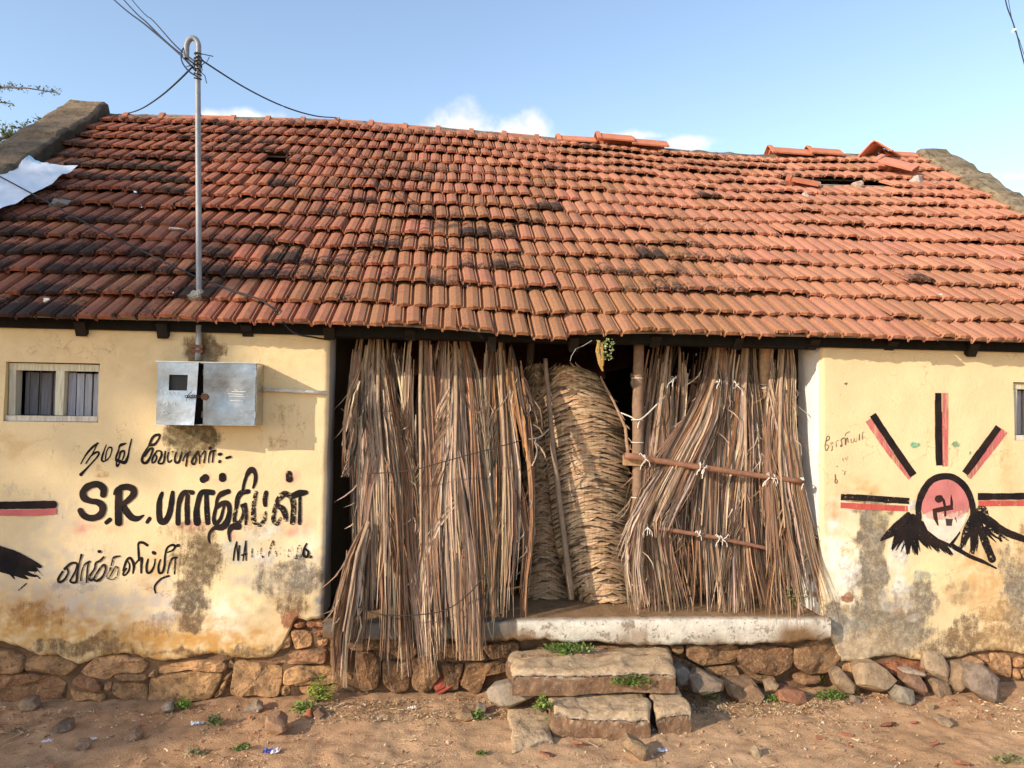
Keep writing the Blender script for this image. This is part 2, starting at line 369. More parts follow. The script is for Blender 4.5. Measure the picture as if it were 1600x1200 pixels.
for r in range(NR):
    off = U(-.05, .05); rs = U(-.035, .035) if 0 < r < NR - 1 else 0
    for c in range(NC + 1):
        X = X0 + off + (c + .5) * TW + U(-.004, .004); s = r * TL + rs + .022 * n3(X * .8, r * 1.7) + U(-.011, .011)
        if X > X1 - .06: continue
        if r == hr and hole[0][0] - .08 < X < hole[1][0] + .08: continue
        if r == hr2 and abs(X - hole2[0]) < .11: continue
        px, py = proj(R(X, s)); so, li, co = tone(px, py)
        so += U(-.06, .06); li += U(-.07, .07)
        if rnd() < .06: li += .2
        if rnd() < .05: so += .18
        if rnd() < .06: so -= .25; li -= .25
        slip = 0
        if r == 0 and abs(X - broken[0]) < TW * .55: slip = -.035
        if rnd() < .05: slip -= U(.01, .035)
        tile(mb, X, s + slip, TW * U(.985, 1.005), TL + .09, .056 + .016 * n3(X * 1.3, r * 3.1, 5) + U(-.010, .018), U(-.026, .026) * (2 if rnd() < .14 else 1), U(-.016, .016), vary(co, .14), so, li)
roof = mb.build('roof', M_TILE, house)
# far slope, boards under the gable end
mb = MB()
for i in range(24):
    X = lerp(X0, X1, i / 23); a = mb.V(R(X, SMAX, -.01), (.35, .13, .07)); b = mb.V((X, 2 * (EY + SMAX * CS) - EY, EZ), (.35, .13, .07))
    if i: mb.Q(pa, a, b, pb)
    pa, pb = a, b
mb.build('far_roof_slope', M_TILE, house)
def ridge_piece(mb, M4, ln, col, leg=.15, th=.014, collar=True, soot=.05, lich=.05):
    # inverted V tile with a rolled collar at one end; M4 maps local x along, y across, z up
    def sect(x, g):
        prof = [(-leg * .92 - g, -leg * .62 - g * .3), (-.035 - g * .5, -.012 + g), (0, .008 + g * 1.3), (.035 + g * .5, -.012 + g), (leg * .92 + g, -leg * .62 - g * .3)]
        inn = [(y * .93, z - th) for y, z in prof][::-1]
        return [mb.V(M4 @ Vector((x, y, z)), col, (soot, lich, 0)) for y, z in prof + inn]
    st = [(0, .016), (.05, .016), (.055, 0), (ln, 0)] if collar else [(0, 0), (ln, 0)]
    rs = [sect(*q) for q in st]; n = len(rs[0])
    for i in range(len(rs) - 1):
        for k in range(n): mb.Q(rs[i][k], rs[i + 1][k], rs[i + 1][(k + 1) % n], rs[i][(k + 1) % n])
    h = n // 2
    for q, fl in ((rs[0], 0), (rs[-1], 1)):
        for k in range(h - 1):
            f = (q[k], q[k + 1], q[n - 2 - k], q[n - 1 - k]); mb.Q(*(f[::-1] if fl else f))
# mortar bed and the row of ridge tiles still in place
mb = MB(); prev = None
for i in range(120):
    X = lerp(X0, X1, i / 119); h = .02 + .02 * n3(X * 6, 1.1) + .012 * n3(X * 23, 5)
    p = [R(X, SMAX - .16 + .02 * n3(X * 9, 4), .02), R(X, SMAX - .06, .045 + h * .5), R(X, SMAX, .03 + h), R(X, SMAX, -.06)]
    cc = (.22, .17, .12)
    q = [mb.V(a, vary(cc, .2)) for a in p]
    if prev:
        for k in range(3): mb.Q(prev[k], q[k], q[k + 1], prev[k + 1])
    prev = q
mb.build('mortar_bed', M_GABLE, roof)
mb = MB()
X = -3.45
while X < 2.25:
    p = R(X, SMAX, .055); p2 = R(X + .38, SMAX, .055); ang = math.atan2(p2.z - p.z, .38)
    M4 = Matrix.Translation(p + Vector((0, .02, U(-.006, .006)))) @ Matrix.Rotation(-ang, 4, 'Y')
    ridge_piece(mb, M4, .39, vary((.43, .16, .09), .12), leg=.11, lich=.12); X += .38
mb.build('ridge_capping', M_TILE, roof)

# gable parapets
for (xa, xb, hh, nm) in ((X0 - .42, X0 + .01, .15, 'gable_parapet'), (X1 - .01, X1 + .40, .09, 'gable_parapet')):
    mb = MB(); rows = []
    ns = 60
    for i in range(ns):
        s = lerp(-.15, SMAX + .02, i / (ns - 1)); row = []
        dz = .0 if i < ns - 4 else .02
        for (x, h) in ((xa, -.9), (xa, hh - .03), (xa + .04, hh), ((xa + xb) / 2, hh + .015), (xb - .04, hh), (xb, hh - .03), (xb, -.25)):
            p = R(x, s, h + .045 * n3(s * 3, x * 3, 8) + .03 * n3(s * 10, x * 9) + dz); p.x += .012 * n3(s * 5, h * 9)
            row.append(mb.V(p, vary((.075, .058, .038) if (h < -.1 or (x == xb and xa < 0)) else (.22, .155, .095) if xa < 0 else (.27, .205, .125), .14)))  # left parapet's inner face darkened: moss, plus that side's shade put into the colour
        rows.append(row)
    for i in range(ns - 1):
        for k in range(6): mb.Q(rows[i][k], rows[i + 1][k], rows[i + 1][k + 1], rows[i][k + 1])
    mb.Q(*rows[-1][::-1]); mb.Q(*rows[0])
    # gable wall under it and far half
    zt = R(0, SMAX).z; yt = EY + SMAX * CS
    mb.box((xa, yt - .05, 0), (xb - .03, yt + .1, zt - .1), (.36, .27, .15))
    b = [mb.V(q, (.4, .3, .16)) for q in ((xa + .02, W + .02, 0), (xb - .02, W + .02, 0), (xb - .02, 2 * yt - EY, 0), (xa + .02, 2 * yt - EY, 0))]
    t = [mb.V(q, (.4, .3, .16)) for q in ((xa + .02, W + .02, 2.4), (xb - .02, W + .02, 2.4), (xb - .02, yt, zt - .1), (xa + .02, yt, zt - .1), (xb - .02, 2 * yt - EY, 2.4), (xa + .02, 2 * yt - EY, 2.4))]
    mb.Q(b[0], t[0], t[3], t[5], b[3]); mb.Q(b[1], b[2], t[4], t[2], t[1]); mb.Q(t[3], t[2], t[4], t[5]); mb.Q(b[2], b[3], t[5], t[4])
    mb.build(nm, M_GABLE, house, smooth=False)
# inside: rafters, wall plate, battens, back wall
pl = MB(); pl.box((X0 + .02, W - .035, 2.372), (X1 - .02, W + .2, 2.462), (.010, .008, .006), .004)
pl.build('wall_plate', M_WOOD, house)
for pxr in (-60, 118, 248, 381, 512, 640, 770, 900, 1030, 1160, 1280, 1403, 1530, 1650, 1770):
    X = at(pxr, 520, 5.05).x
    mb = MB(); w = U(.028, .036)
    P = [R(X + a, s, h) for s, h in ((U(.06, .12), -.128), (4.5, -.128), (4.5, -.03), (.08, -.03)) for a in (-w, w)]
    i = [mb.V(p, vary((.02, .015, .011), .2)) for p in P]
    for f in ((0, 1, 3, 2), (2, 3, 5, 4), (4, 5, 7, 6), (6, 7, 1, 0), (0, 2, 4, 6), (1, 7, 5, 3)): mb.Q(*[i[k] for k in f])
    mb.build('rafter', M_WOOD, house)
mb = MB()
for r in range(NR):
    for ds in (.10, .21) if r == hr else (.12,):
        s = r * TL + ds; n = 30; pr = None
        for i in range(n + 1):
            X = lerp(X0, X1, i / n); P = [R(X, s + a, h) for a, h in ((0, -.028), (.03, -.028), (.03, -.012), (0, -.012))]
            q = [mb.V(p, (.30, .27, .23)) for p in P]
            if pr:
                for k in range(4): mb.Q(pr[k], q[k], q[(k + 1) % 4], pr[(k + 1) % 4])
            pr = q
mb.build('batten', M_WOOD, house)
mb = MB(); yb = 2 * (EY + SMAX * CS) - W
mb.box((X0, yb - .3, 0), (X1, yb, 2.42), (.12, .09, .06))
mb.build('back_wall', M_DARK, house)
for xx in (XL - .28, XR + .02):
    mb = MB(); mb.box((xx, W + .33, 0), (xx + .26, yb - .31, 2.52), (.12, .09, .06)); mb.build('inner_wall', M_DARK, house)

# ---------------------------------------------------------------- front walls
def wdy(x, z): return .011 * n3(x * 1.6, z * 1.6, .5) + .0045 * n3(x * 6, z * 6, 2.5)
YEL = (.755, .575, .325)
OR, TAN, GRY, DGR, WHT, LIL, BRN, MOS, PNK, PYL, BRK = (.52, .255, .06), (.52, .32, .14), (.205, .185, .15), (.09, .078, .062), (.80, .75, .66), (.50, .44, .385), (.17, .092, .042), (.075, .062, .032), (.62, .20, .17), (.78, .64, .36), (.36, .11, .055)
# (px, py, rx, ry, colour, strength, soft) - stains that are on this wall
ST_L = [(300, 684, 50, 32, MOS, .72, 0), (310, 672, 34, 22, MOS, .8, 0), (318, 545, 34, 28, BRN, .66, 0), (318, 540, 18, 22, MOS, .6, 0),
        (318, 868, 34, 44, MOS, .66, 0), (300, 830, 60, 22, BRN, .42, 0), (300, 925, 34, 50, DGR, .62, 0), (298, 972, 22, 22, BRN, .66, 0), (312, 880, 52, 44, BRN, .50, 0), (283, 900, 18, 70, BRN, .40, 0),
        (30, 965, 90, 40, OR, .8, 1), (130, 985, 120, 45, OR, .75, 1), (240, 1010, 90, 34, OR, .7, 1), (340, 1005, 120, 40, OR, .75, 1), (60, 930, 60, 24, OR, .45, 1),
        (60, 890, 140, 50, LIL, .5, 1), (150, 945, 100, 30, LIL, .65, 1), (250, 940, 34, 36, LIL, .8, 1), (240, 895, 26, 40, OR, .4, 1),
        (140, 1010, 34, 18, BRN, .6, 0), (160, 1000, 30, 20, BRN, .5, 0), (290, 1020, 26, 14, BRN, .6, 0), (395, 1018, 40, 12, BRN, .5, 0), (200, 1030, 200, 10, BRN, .35, 0),
        (400, 905, 44, 60, LIL, .7, 1), (385, 880, 34, 40, PYL, .4, 1), (440, 905, 50, 40, GRY, .5, 0), (470, 900, 30, 40, GRY, .60, 0), (455, 945, 30, 26, BRN, .55, 0), (430, 940, 60, 40, TAN, .5, 1), (385, 940, 40, 30, PYL, .8, 1),
        (370, 860, 30, 16, (.36, .42, .40), .6, 1), (480, 860, 30, 40, WHT, .4, 1), (410, 830, 40, 20, WHT, .5, 0), (395, 815, 30, 20, OR, .40, 0), (440, 690, 40, 16, OR, .36, 0), (445, 650, 40, 22, OR, .33, 0), (155, 735, 22, 10, OR, .4, 0), (305, 722, 30, 14, OR, .42, 0),
        (130, 822, 22, 11, PNK, .6, 1), (182, 822, 24, 9, PNK, .25, 1), (283, 821, 20, 7, PNK, .65, 1), (310, 824, 14, 8, PNK, .6, 1), (452, 825, 16, 12, PNK, .55, 1), (473, 822, 16, 14, PNK, .55, 1), (332, 748, 9, 9, PNK, .45, 1), (350, 748, 8, 8, PNK, .4, 1), (455, 745, 10, 10, PNK, .5, 1), (365, 838, 8, 8, PNK, .6, 1),
        (80, 800, 60, 40, LIL, .35, 1), (20, 700, 40, 20, OR, .3, 1), (60, 640, 30, 6, BRN, .25, 0), (250, 560, 300, 30, TAN, .25, 1), (505, 930, 14, 60, (.20, .20, .21), .75, 1), (452, 970, 20, 14, BRK, .7, 0), (100, 1015, 160, 14, BRN, .5, 0), (330, 1022, 140, 10, BRN, .5, 0), (60, 960, 60, 26, (.44, .20, .05), .5, 0), (230, 985, 50, 20, (.46, .22, .06), .45, 0), (350, 960, 30, 30, WHT, .5, 1), (120, 915, 60, 16, LIL, .5, 0), (255, 965, 26, 16, LIL, .6, 0), (20, 880, 20, 14, OR, .4, 0), (340, 900, 20, 30, PYL, .6, 1), (415, 870, 24, 14, WHT, .5, 0), (460, 870, 24, 24, DGR, .3, 0), (490, 905, 14, 30, DGR, .5, 0), (40, 770, 60, 20, LIL, .3, 0), (130, 860, 60, 20, LIL, .3, 0), (410, 560, 60, 12, BRN, .25, 0), (20, 555, 60, 30, BRN, .22, 0)]
ST_R = [(1362, 830, 27, 60, GRY, .74, 0), (1362, 900, 27, 70, GRY, .80, 0), (1368, 960, 50, 40, GRY, .72, 0), (1400, 985, 70, 40, GRY, .66, 0), (1350, 1000, 60, 22, TAN, .6, 0), (1345, 790, 24, 12, DGR, .5, 0), (1375, 805, 18, 30, (.34, .28, .13), .5, 0),
        (1312, 880, 26, 50, WHT, .95, 1), (1312, 930, 22, 30, WHT, .7, 1), (1297, 915, 18, 30, PYL, .8, 1), (1322, 800, 22, 30, WHT, .3, 1), (1402, 890, 18, 36, WHT, .8, 1), (1305, 965, 26, 30, GRY, .66, 0), (1325, 985, 34, 26, (.40, .43, .42), .6, 0),
        (1440, 930, 26, 36, GRY, .62, 0), (1425, 950, 46, 30, GRY, .55, 0), (1470, 890, 60, 44, PYL, .85, 1), (1455, 880, 30, 30, (.62, .63, .36), .35, 1), (1530, 900, 50, 60, OR, .5, 1), (1535, 940, 50, 34, TAN, .45, 1), (1560, 900, 20, 60, TAN, .4, 1),
        (1590, 930, 24, 70, GRY, .62, 0), (1600, 860, 20, 50, TAN, .5, 0), (1500, 1000, 40, 26, BRN, .62, 0), (1505, 975, 26, 18, DGR, .5, 0), (1430, 1012, 60, 18, BRN, .5, 0), (1560, 1000, 60, 24, TAN, .6, 0), (1545, 990, 70, 30, BRN, .35, 0), (1590, 985, 30, 30, BRN, .5, 0),
        (1350, 768, 34, 18, OR, .55, 1), (1305, 800, 20, 14, OR, .5, 1), (1310, 810, 12, 18, OR, .6, 1), (1352, 715, 26, 12, OR, .22, 0), (1575, 735, 14, 60, OR, .3, 1), (1380, 800, 40, 30, PYL, .3, 1),
        (1401, 953, 9, 6, BRK, .95, 0), (1324, 934, 9, 7, BRK, .8, 0), (1321, 950, 8, 7, (.5, .36, .16), .8, 0), (1335, 540, 300, 12, TAN, .25, 1), (1395, 940, 30, 14, WHT, .6, 0), (1428, 965, 12, 8, WHT, .7, 0), (1430, 695, 8, 5, (.10, .42, .24), .7, 0), (1494, 694, 6, 4, (.08, .40, .22), .8, 0), (1516, 707, 3, 2, (.08, .40, .22), .8, 0), (1322, 600, 3, 3, DGR, .9, 0),
        (1445, 1022, 200, 12, BRN, .5, 0), (1300, 860, 16, 60, WHT, .9, 1), (1330, 905, 12, 26, WHT, .8, 0), (1405, 860, 14, 20, WHT, .8, 0), (1410, 920, 20, 14, WHT, .7, 0), (1440, 900, 16, 10, (.55, .56, .40), .6, 0), (1545, 850, 16, 20, OR, .4, 0), (1500, 925, 30, 20, (.60, .42, .22), .6, 0), (1560, 960, 40, 20, TAN, .6, 0), (1380, 1010, 60, 14, (.52, .44, .34), .7, 0), (1330, 1020, 40, 14, (.56, .46, .33), .7, 0), (1350, 940, 90, 30, DGR, .34, 0), (1480, 1010, 40, 14, DGR, .5, 0), (1345, 870, 12, 80, DGR, .5, 0), (1570, 880, 12, 40, GRY, .5, 0), (1425, 790, 14, 8, WHT, .7, 0), (1490, 860, 20, 10, WHT, .6, 0)]
def stain(P, px, py, base):
    col = list(base); st = [0, 0, 0]; wsum = 0; mk = 0
    jx = 13 * n3(px / 26, py / 26, 1) + 5 * n3(px / 9, py / 9, 4); jy = 13 * n3(px / 26, py / 26, 9) + 5 * n3(px / 9, py / 9, 6)
    for (cx, cy, rx, ry, c, s, soft) in P:
        k = min(1, max(rx, ry) / 26)
        dx = (px + jx * k - cx) / rx; dy = (py + jy * k - cy) / ry
        d = dx * dx + dy * dy
        if d > 2.2: continue
        f = min(1.1, math.exp(-d * 1.1) * max(0, .85 + 1.4 * n3(px / 17, py / 15, cx) + .8 * n3(px / 6, py / 6, cy))) if soft else max(0, 1 - max(0, d - .35) / 1.2)
        f *= s
        if soft: col = [lerp(a, b, f) for a, b in zip(col, c)]
        else:
            for i in range(3): st[i] += c[i] * f * f
            wsum += f * f; mk = max(mk, f)
    if wsum: st = [q / wsum for q in st]
    return tuple(col), tuple(st), mk
def ztop(x): return 2.42
def wall(name, xa, xb, bottom, stains, win, corner):
    """front plaster skin: irregular lower edge, window hole, reveal at the open bay"""
    mb = MB(); step = .0135
    xs = list(np.arange(xa, xb, step)) + [xb]
    bx = [at(px, py, W).x for px, py in bottom]; bz = [at(px, py, W).z for px, py in bottom]
    zs = list(np.arange(.62, 2.42, step)) + [2.42]
    if win:
        x0, x1, z0, z1 = win
        xs = sorted([x for x in xs if min(abs(x - x0), abs(x - x1)) > step * .5] + [x0, x1]); zs = sorted([z for z in zs if min(abs(z - z0), abs(z - z1)) > step * .5] + [z0, z1])
    nlow = 44; grid = []
    for x in xs:
        zb = float(np.interp(x, bx, bz)) + .008 * n3(x * 19, 2) + .004 * n3(x * 55, 7)
        colz = [lerp(zb, .62, k / nlow) for k in range(nlow)] + zs
        col = []
        for z in colz:
            dc = abs(x - corner) if corner is not None else 1
            y = W + wdy(x, z) + (.022 * (1 - dc / .022) ** 2 if dc < .022 else 0) + (.02 * max(0, 1 - (z - zb) / .03) ** 2)
            xx = x + (.006 * n3(z * 7, 3.3) + .004 * n3(z * 25, 1)) * max(0, 1 - dc / .05) if corner is not None else x
            px, py = proj((x, W, z)); c, s, m = stain(stains, px, py, YEL)
            col.append(mb.V((xx, y, z), c, (m, 0, 0), s))
        grid.append((col, colz))
    for i in range(len(xs) - 1):
        a, za = grid[i]; b, _ = grid[i + 1]; xm = (xs[i] + xs[i + 1]) / 2
        for k in range(len(a) - 1):
            zm = (za[k] + za[k + 1]) / 2
            if win and x0 < xm < x1 and z0 < zm < z1: continue
            mb.Q(a[k], b[k], b[k + 1], a[k + 1])
    # lower lip turned back to the stones
    pr = None
    for i, x in enumerate(xs):
        v = mb.v[grid[i][0][0]]; q = mb.V((v[0], W + .09, v[2] + .012), (.2, .13, .07))
        if pr is not None: mb.Q(grid[i - 1][0][0], pr, q, grid[i][0][0])
        pr = q
    if corner is not None:
        ci = 0 if abs(xs[0] - corner) < 1e-6 else len(xs) - 1; ids, cz = grid[ci]; prev = ids; rw = corner == XR
        for yy in np.arange(.0, .331, .03):
            if yy == 0: continue
            cur = []
            for k, z in enumerate(cz):
                c = (.82, .79, .74) if rw else (.42, .41, .41); s = (.5, .47, .42); m = .10 + .3 * max(0, .9 - z);  # left reveal greyer than the right: its shade is put into the colour
                if rw and .42 < z < 1.05 and yy < .22:
                    e = n3(z * 9, yy * 14, 3) + 1.2 * (1 - abs(z - .82) / .3) * (1 - yy / .2)
                    if e > .35: s = BRK; m = .95
                x = corner + (-1 if not rw else 1) * 0 + .006 * n3(yy * 5, z * 4)
                cur.append(mb.V((x, W + yy + .01, z), c, (m, 0, 0), s))
            for k in range(len(cz) - 1):
                f = (prev[k], prev[k + 1], cur[k + 1], cur[k]); mb.Q(*(f if rw else f[::-1]))
            prev = cur
    if win:     # reveal of the window opening
        d = .085
        for (p, q) in (((x0, z0), (x1, z0)), ((x1, z0), (x1, z1)), ((x1, z1), (x0, z1)), ((x0, z1), (x0, z0))):
            n = 24; pr = None
            for i in range(n + 1):
                x = lerp(p[0], q[0], i / n); z = lerp(p[1], q[1], i / n)
                a = mb.V((x, W + wdy(x, z), z), (.74, .56, .28), (.1, 0, 0), TAN); b = mb.V((x, W + d, z), (.66, .5, .26), (.15, 0, 0), TAN)
                if pr: mb.Q(pr[0], a, b, pr[1])
                pr = (a, b)
    # top of the wall and the back skin
    a = mb.V((xa, W, 2.421), YEL); b = mb.V((xb, W, 2.421), YEL); c = mb.V((xb, W + .33, 2.421), YEL); d_ = mb.V((xa, W + .33, 2.421), YEL); mb.Q(a, b, c, d_)
    if not win: win = (9, 9.1, 9, 9.1)
    return mb.build(name, M_WALL, house, smooth=True)
wl0 = at(9, 566, W); wl1 = at(153, 660, W)
WIN_L = (wl0.x, wl1.x, wl1.z, wl0.z + .004)
wr0 = at(1584, 597, W); wr1 = at(1584, 688, W)
WIN_R = (wr0.x, wr0.x + .66, wr1.z, wr0.z)
BOT_L = [(-330, 1000), (0, 1003), (30, 1012), (60, 1025), (90, 1026), (120, 1040), (135, 1035), (155, 1027), (190, 1022), (215, 1026), (250, 1035), (290, 1030), (330, 1022), (355, 1028), (390, 1030), (425, 1028), (440, 1012), (450, 992), (462, 966), (480, 971), (506, 966)]
BOT_R = [(1284, 968), (1300, 1000), (1315, 1035), (1345, 1036), (1370, 1028), (1400, 1026), (1440, 1034), (1480, 1030), (1500, 1028), (1530, 1020), (1560, 1017), (1600, 1022), (1900, 1018)]
wall('front_wall', X0 - .4, XL, BOT_L, ST_L, WIN_L, XL)
wall('front_wall', XR, X1 + .39, BOT_R, ST_R, WIN_R, XR)

def window(win, shut):
    x0, x1, z0, z1 = win; y = W + .03
    fr = MB(); c = (.60, .55, .40)
    fr.box((x0 + .006, y, z1 - .05), (x1 - .003, y + .07, z1 - .006), (.54, .48, .33), .002)
    fr.box((x0 + .008, y + .004, z0 + .04), (x0 + .05, y + .07, z1 - .052), (.50, .46, .36), .002)
    xm = lerp(x0, x1, .55)
    fr.box((xm - .025, y + .003, z0 + .04), (xm + .026, y + .07, z1 - .052), c, .002)
    fr.box((x1 - .02, y + .004, z0 + .04), (x1 - .004, y + .07, z1 - .052), c, .002)
    f = fr.build('window', M_PLANK, house)
    s = MB(); s.box((x0 + .004, y - .02, z0 + .004), (x1 - .004, y + .07, z0 + .038), (.55, .50, .42), .003); s.build('sill', M_PLANK, f)
    pk = MB(); n = 4; a = xm + .03; b = x1 - .022
    for i in range(n):
        xa = lerp(a, b, i / n) + .004; xb = lerp(a, b, (i + 1) / n) - .004
        pk.box((xa, y + .05 + U(0, .004), z0 + .04), (xb, y + .066, z1 - .056 - U(0, .012)), vary((.34, .33, .37), .12), .002)
    pk.build('shutter', M_PLANK, f)
    pk = MB(); a = x0 + .055; b = xm - .03; k = 2.6 if not shut else 4
    for i in range(3 if not shut else 4):
        xa = lerp(a, b, i / k) + .004; xb = lerp(a, b, min(1, (i + 1) / k)) - .004
        if not shut and i == 2: xb = lerp(xa, xb, .3)
        pk.box((xa, y + (.10 if not shut else .05), z0 + .042), (xb, y + (.115 if not shut else .066), z1 - .06), vary((.16, .155, .17) if not shut else (.26, .24, .25), .12), .002)
    pk.build('shutter', M_PLANK, f)
    for i in range(3):
        r = MB(); x = lerp(x0 + .06, xm - .03, (i + .8) / 3.3); r.tube([(x, y + .04, z0 + .03), (x, y + .04, z1 - .04)], .005, (.06, .055, .05), 6); r.build('window_bar', M_PIPE, f)
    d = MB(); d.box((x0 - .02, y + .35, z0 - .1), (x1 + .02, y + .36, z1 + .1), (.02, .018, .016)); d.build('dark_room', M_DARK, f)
window(WIN_L, False); window(WIN_R, True)

# ---------------------------------------------------------------- verandah floor with its whitewashed edge
mb = MB(); pr = None
LB = [(505, 1000), (700, 1000), (790, 1001), (860, 1000), (900, 1003), (960, 1006), (1010, 1008), (1060, 1008), (1180, 1006), (1235, 1005), (1262, 1000), (1284, 1003), (1296, 998)]
lbx = [at(a, b, 5.08).x for a, b in LB]; lbz = [at(a, b, 5.08).z for a, b in LB]
xs = np.arange(XL + .01, XR + .045, .016)
for x in xs:
    zt = .505 - .012 * max(0, (x - 1.6)) + .006 * n3(x * 3, 1) + .003 * n3(x * 14, 2)
    zb = float(np.interp(x, lbx, lbz)) + .022 * n3(x * 5, 4) + .014 * n3(x * 19, 9)
    px, _ = proj((x, 5.08, .4)); q = []
    prof = [(8.6, zt + .01), (5.7, zt + .012), (5.45, zt + .01)]
    if x < XR - .02: pass
    prof += [(5.30, zt + .008), (5.16, zt + .004), (5.115, zt), (5.083, zt - .003), (5.076 + .006 * n3(x * 11, 3), zt - .014), (5.075 + .008 * n3(x * 5, 2), lerp(zt, zb, .5)), (5.078 + .008 * n3(x * 8, 6), lerp(zt, zb, .85)), (5.085, zb), (5.17, zb + .01)]
    for k, (y, z) in enumerate(prof):
        fr = k >= 5
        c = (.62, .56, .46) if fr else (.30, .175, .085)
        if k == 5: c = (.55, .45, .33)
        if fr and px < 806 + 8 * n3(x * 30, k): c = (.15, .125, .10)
        if k == 11: c = (.2, .13, .08)
        lo = 0
        if k in (8, 9, 10):
            lo = max(0, n3(x * 2.2, z * 3, 7) * 2.0 + .8 * n3(x * 9, z * 9, 3) + (-.1 if k == 8 else .35 if k == 9 else .6))
            if 985 < px < 1010: lo = max(lo, .6)
            c = tuple(lerp(a, b, min(1, lo)) for a, b in zip(c, (.23, .13, .06)))
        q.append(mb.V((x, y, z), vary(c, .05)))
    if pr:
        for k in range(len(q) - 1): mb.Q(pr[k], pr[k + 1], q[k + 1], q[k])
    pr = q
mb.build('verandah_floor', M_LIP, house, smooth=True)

# ---------------------------------------------------------------- rubble under the plaster
def stone(mb, poly, Y, col, bulge=.02, deep=.1, sub=4):
    P = []
    n = len(poly)
    for i in range(n):
        a, b = poly[i], poly[(i + 1) % n]; m = max(2, int(math.hypot(b[0] - a[0], b[1] - a[1]) / 6))
        for k in range(m):
            t = k / m; P.append((lerp(a[0], b[0], t) + U(-1, 1) * 1.8, lerp(a[1], b[1], t) + U(-1, 1) * 1.8))
    W3 = [at(x, y, Y) for x, y in P]
    for _ in range(1):
        W3 = [(W3[i - 1] + W3[i] * 2 + W3[(i + 1) % len(W3)]) / 4 for i in range(len(W3))]
    c0 = sum(W3, Vector()) / len(W3); W3 = [c0 + (p - c0) * 1.045 for p in W3]; seed = rnd() * 50; tiltx, tiltz = U(-.12, .12), U(-.05, .2)
    size = max((p - c0).length for p in W3)
    rings = []
    inset = min(.011, size * .12)
    for (sc, dy, ins) in ((1, deep, 0), (1, .022, 0), (1, .006, inset * .5), (1, -bulge * .35, inset), (.78, -bulge * .7, 0), (.52, -bulge, 0), (.26, -bulge, 0)):
        r = []
        for p in W3:
            d = (p - c0); l = d.length
            q = c0 + (d * (1 - ins / max(l, .01)) if sc == 1 else d * (sc * (1 - inset / max(l, .01))))
            y = Y + dy + (tiltx * d.x + tiltz * d.z) * (1 if dy < .03 else 0)
            f = 0 if dy > .03 else .024 * fbm(q.x * 9 + seed, q.z * 9, 1, 4)
            r.append(mb.V((q.x, y + f, q.z), vary(col, .10)))
        rings.append(r)
    n = len(W3)
    for a, b in zip(rings, rings[1:]):
        for k in range(n): mb.Q(a[k], a[(k + 1) % n], b[(k + 1) % n], b[k])
    q = mb.V((c0.x, Y - bulge, c0.z), col)
    for k in range(n): mb.Q(rings[-1][k], rings[-1][(k + 1) % n], q)
def polys(ox, oy, sc, L): return [([(ox + x / sc, oy + y / sc) for x, y in p], c) for p, c in L]
S1, S2, S3, S4 = (.39, .205, .095), (.46, .25, .115), (.32, .16, .075), (.40, .15, .07)
LEFT = polys(0, 880, 3.75, [([(-300, 480), (95, 520), (140, 560), (130, 630), (0, 655), (-300, 650)], S1), ([(130, 560), (200, 545), (310, 540), (400, 570), (460, 600), (380, 665), (150, 630)], S1), ([(-280, 665), (140, 645), (330, 670), (385, 700), (330, 840), (250, 850), (-280, 830)], S3),
    ([(400, 700), (460, 650), (550, 670), (590, 700), (590, 755), (470, 740)], S3), ([(395, 735), (470, 752), (610, 768), (610, 808), (430, 815)], S2), ([(460, 640), (550, 560), (700, 535), (830, 565), (875, 590), (840, 640), (700, 650), (610, 690)], S2), ([(600, 710), (655, 692), (655, 750), (610, 760)], S1),
    ([(660, 655), (740, 650), (860, 655), (860, 690), (750, 692), (670, 682)], S1), ([(655, 705), (760, 700), (870, 715), (860, 820), (740, 800), (650, 770)], S1), ([(870, 650), (915, 620), (915, 668), (880, 670)], S2), ([(915, 615), (1100, 580), (1330, 570), (1320, 625), (1100, 632), (920, 655)], S2), ([(875, 675), (1000, 655), (1200, 632), (1300, 655), (1230, 800), (1000, 815), (865, 805)], S2),
    ([(1330, 590), (1350, 565), (1380, 600), (1340, 615)], S2), ([(1300, 680), (1360, 622), (1368, 640), (1330, 690)], S1), ([(1250, 780), (1310, 692), (1330, 705), (1300, 770), (1255, 800)], S1), ([(395, 790), (410, 840), (330, 850), (340, 820)], S1)]) + \
    polys(380, 920, 3.81, [([(-60, 440), (120, 450), (235, 470), (215, 640), (40, 640), (-75, 630)], S2), ([(250, 490), (330, 460), (500, 465), (650, 520), (650, 570), (240, 570)], S2), ([(220, 580), (280, 575), (280, 640), (225, 640)], S2), ([(320, 580), (600, 585), (610, 640), (330, 630)], S1), ([(120, 440), (320, 375), (490, 362), (490, 440), (280, 455)], S1), ([(280, 250), (410, 260), (410, 345), (300, 365)], S2), ([(440, 290), (500, 280), (500, 345), (440, 350)], S2), ([(300, 212), (370, 197), (375, 230), (310, 232)], S4), ([(380, 197), (480, 200), (480, 230), (380, 230)], S4), ([(415, 262), (490, 242), (490, 275), (430, 285)], S4), ([(180, 260), (270, 240), (290, 350), (190, 370)], S1)])
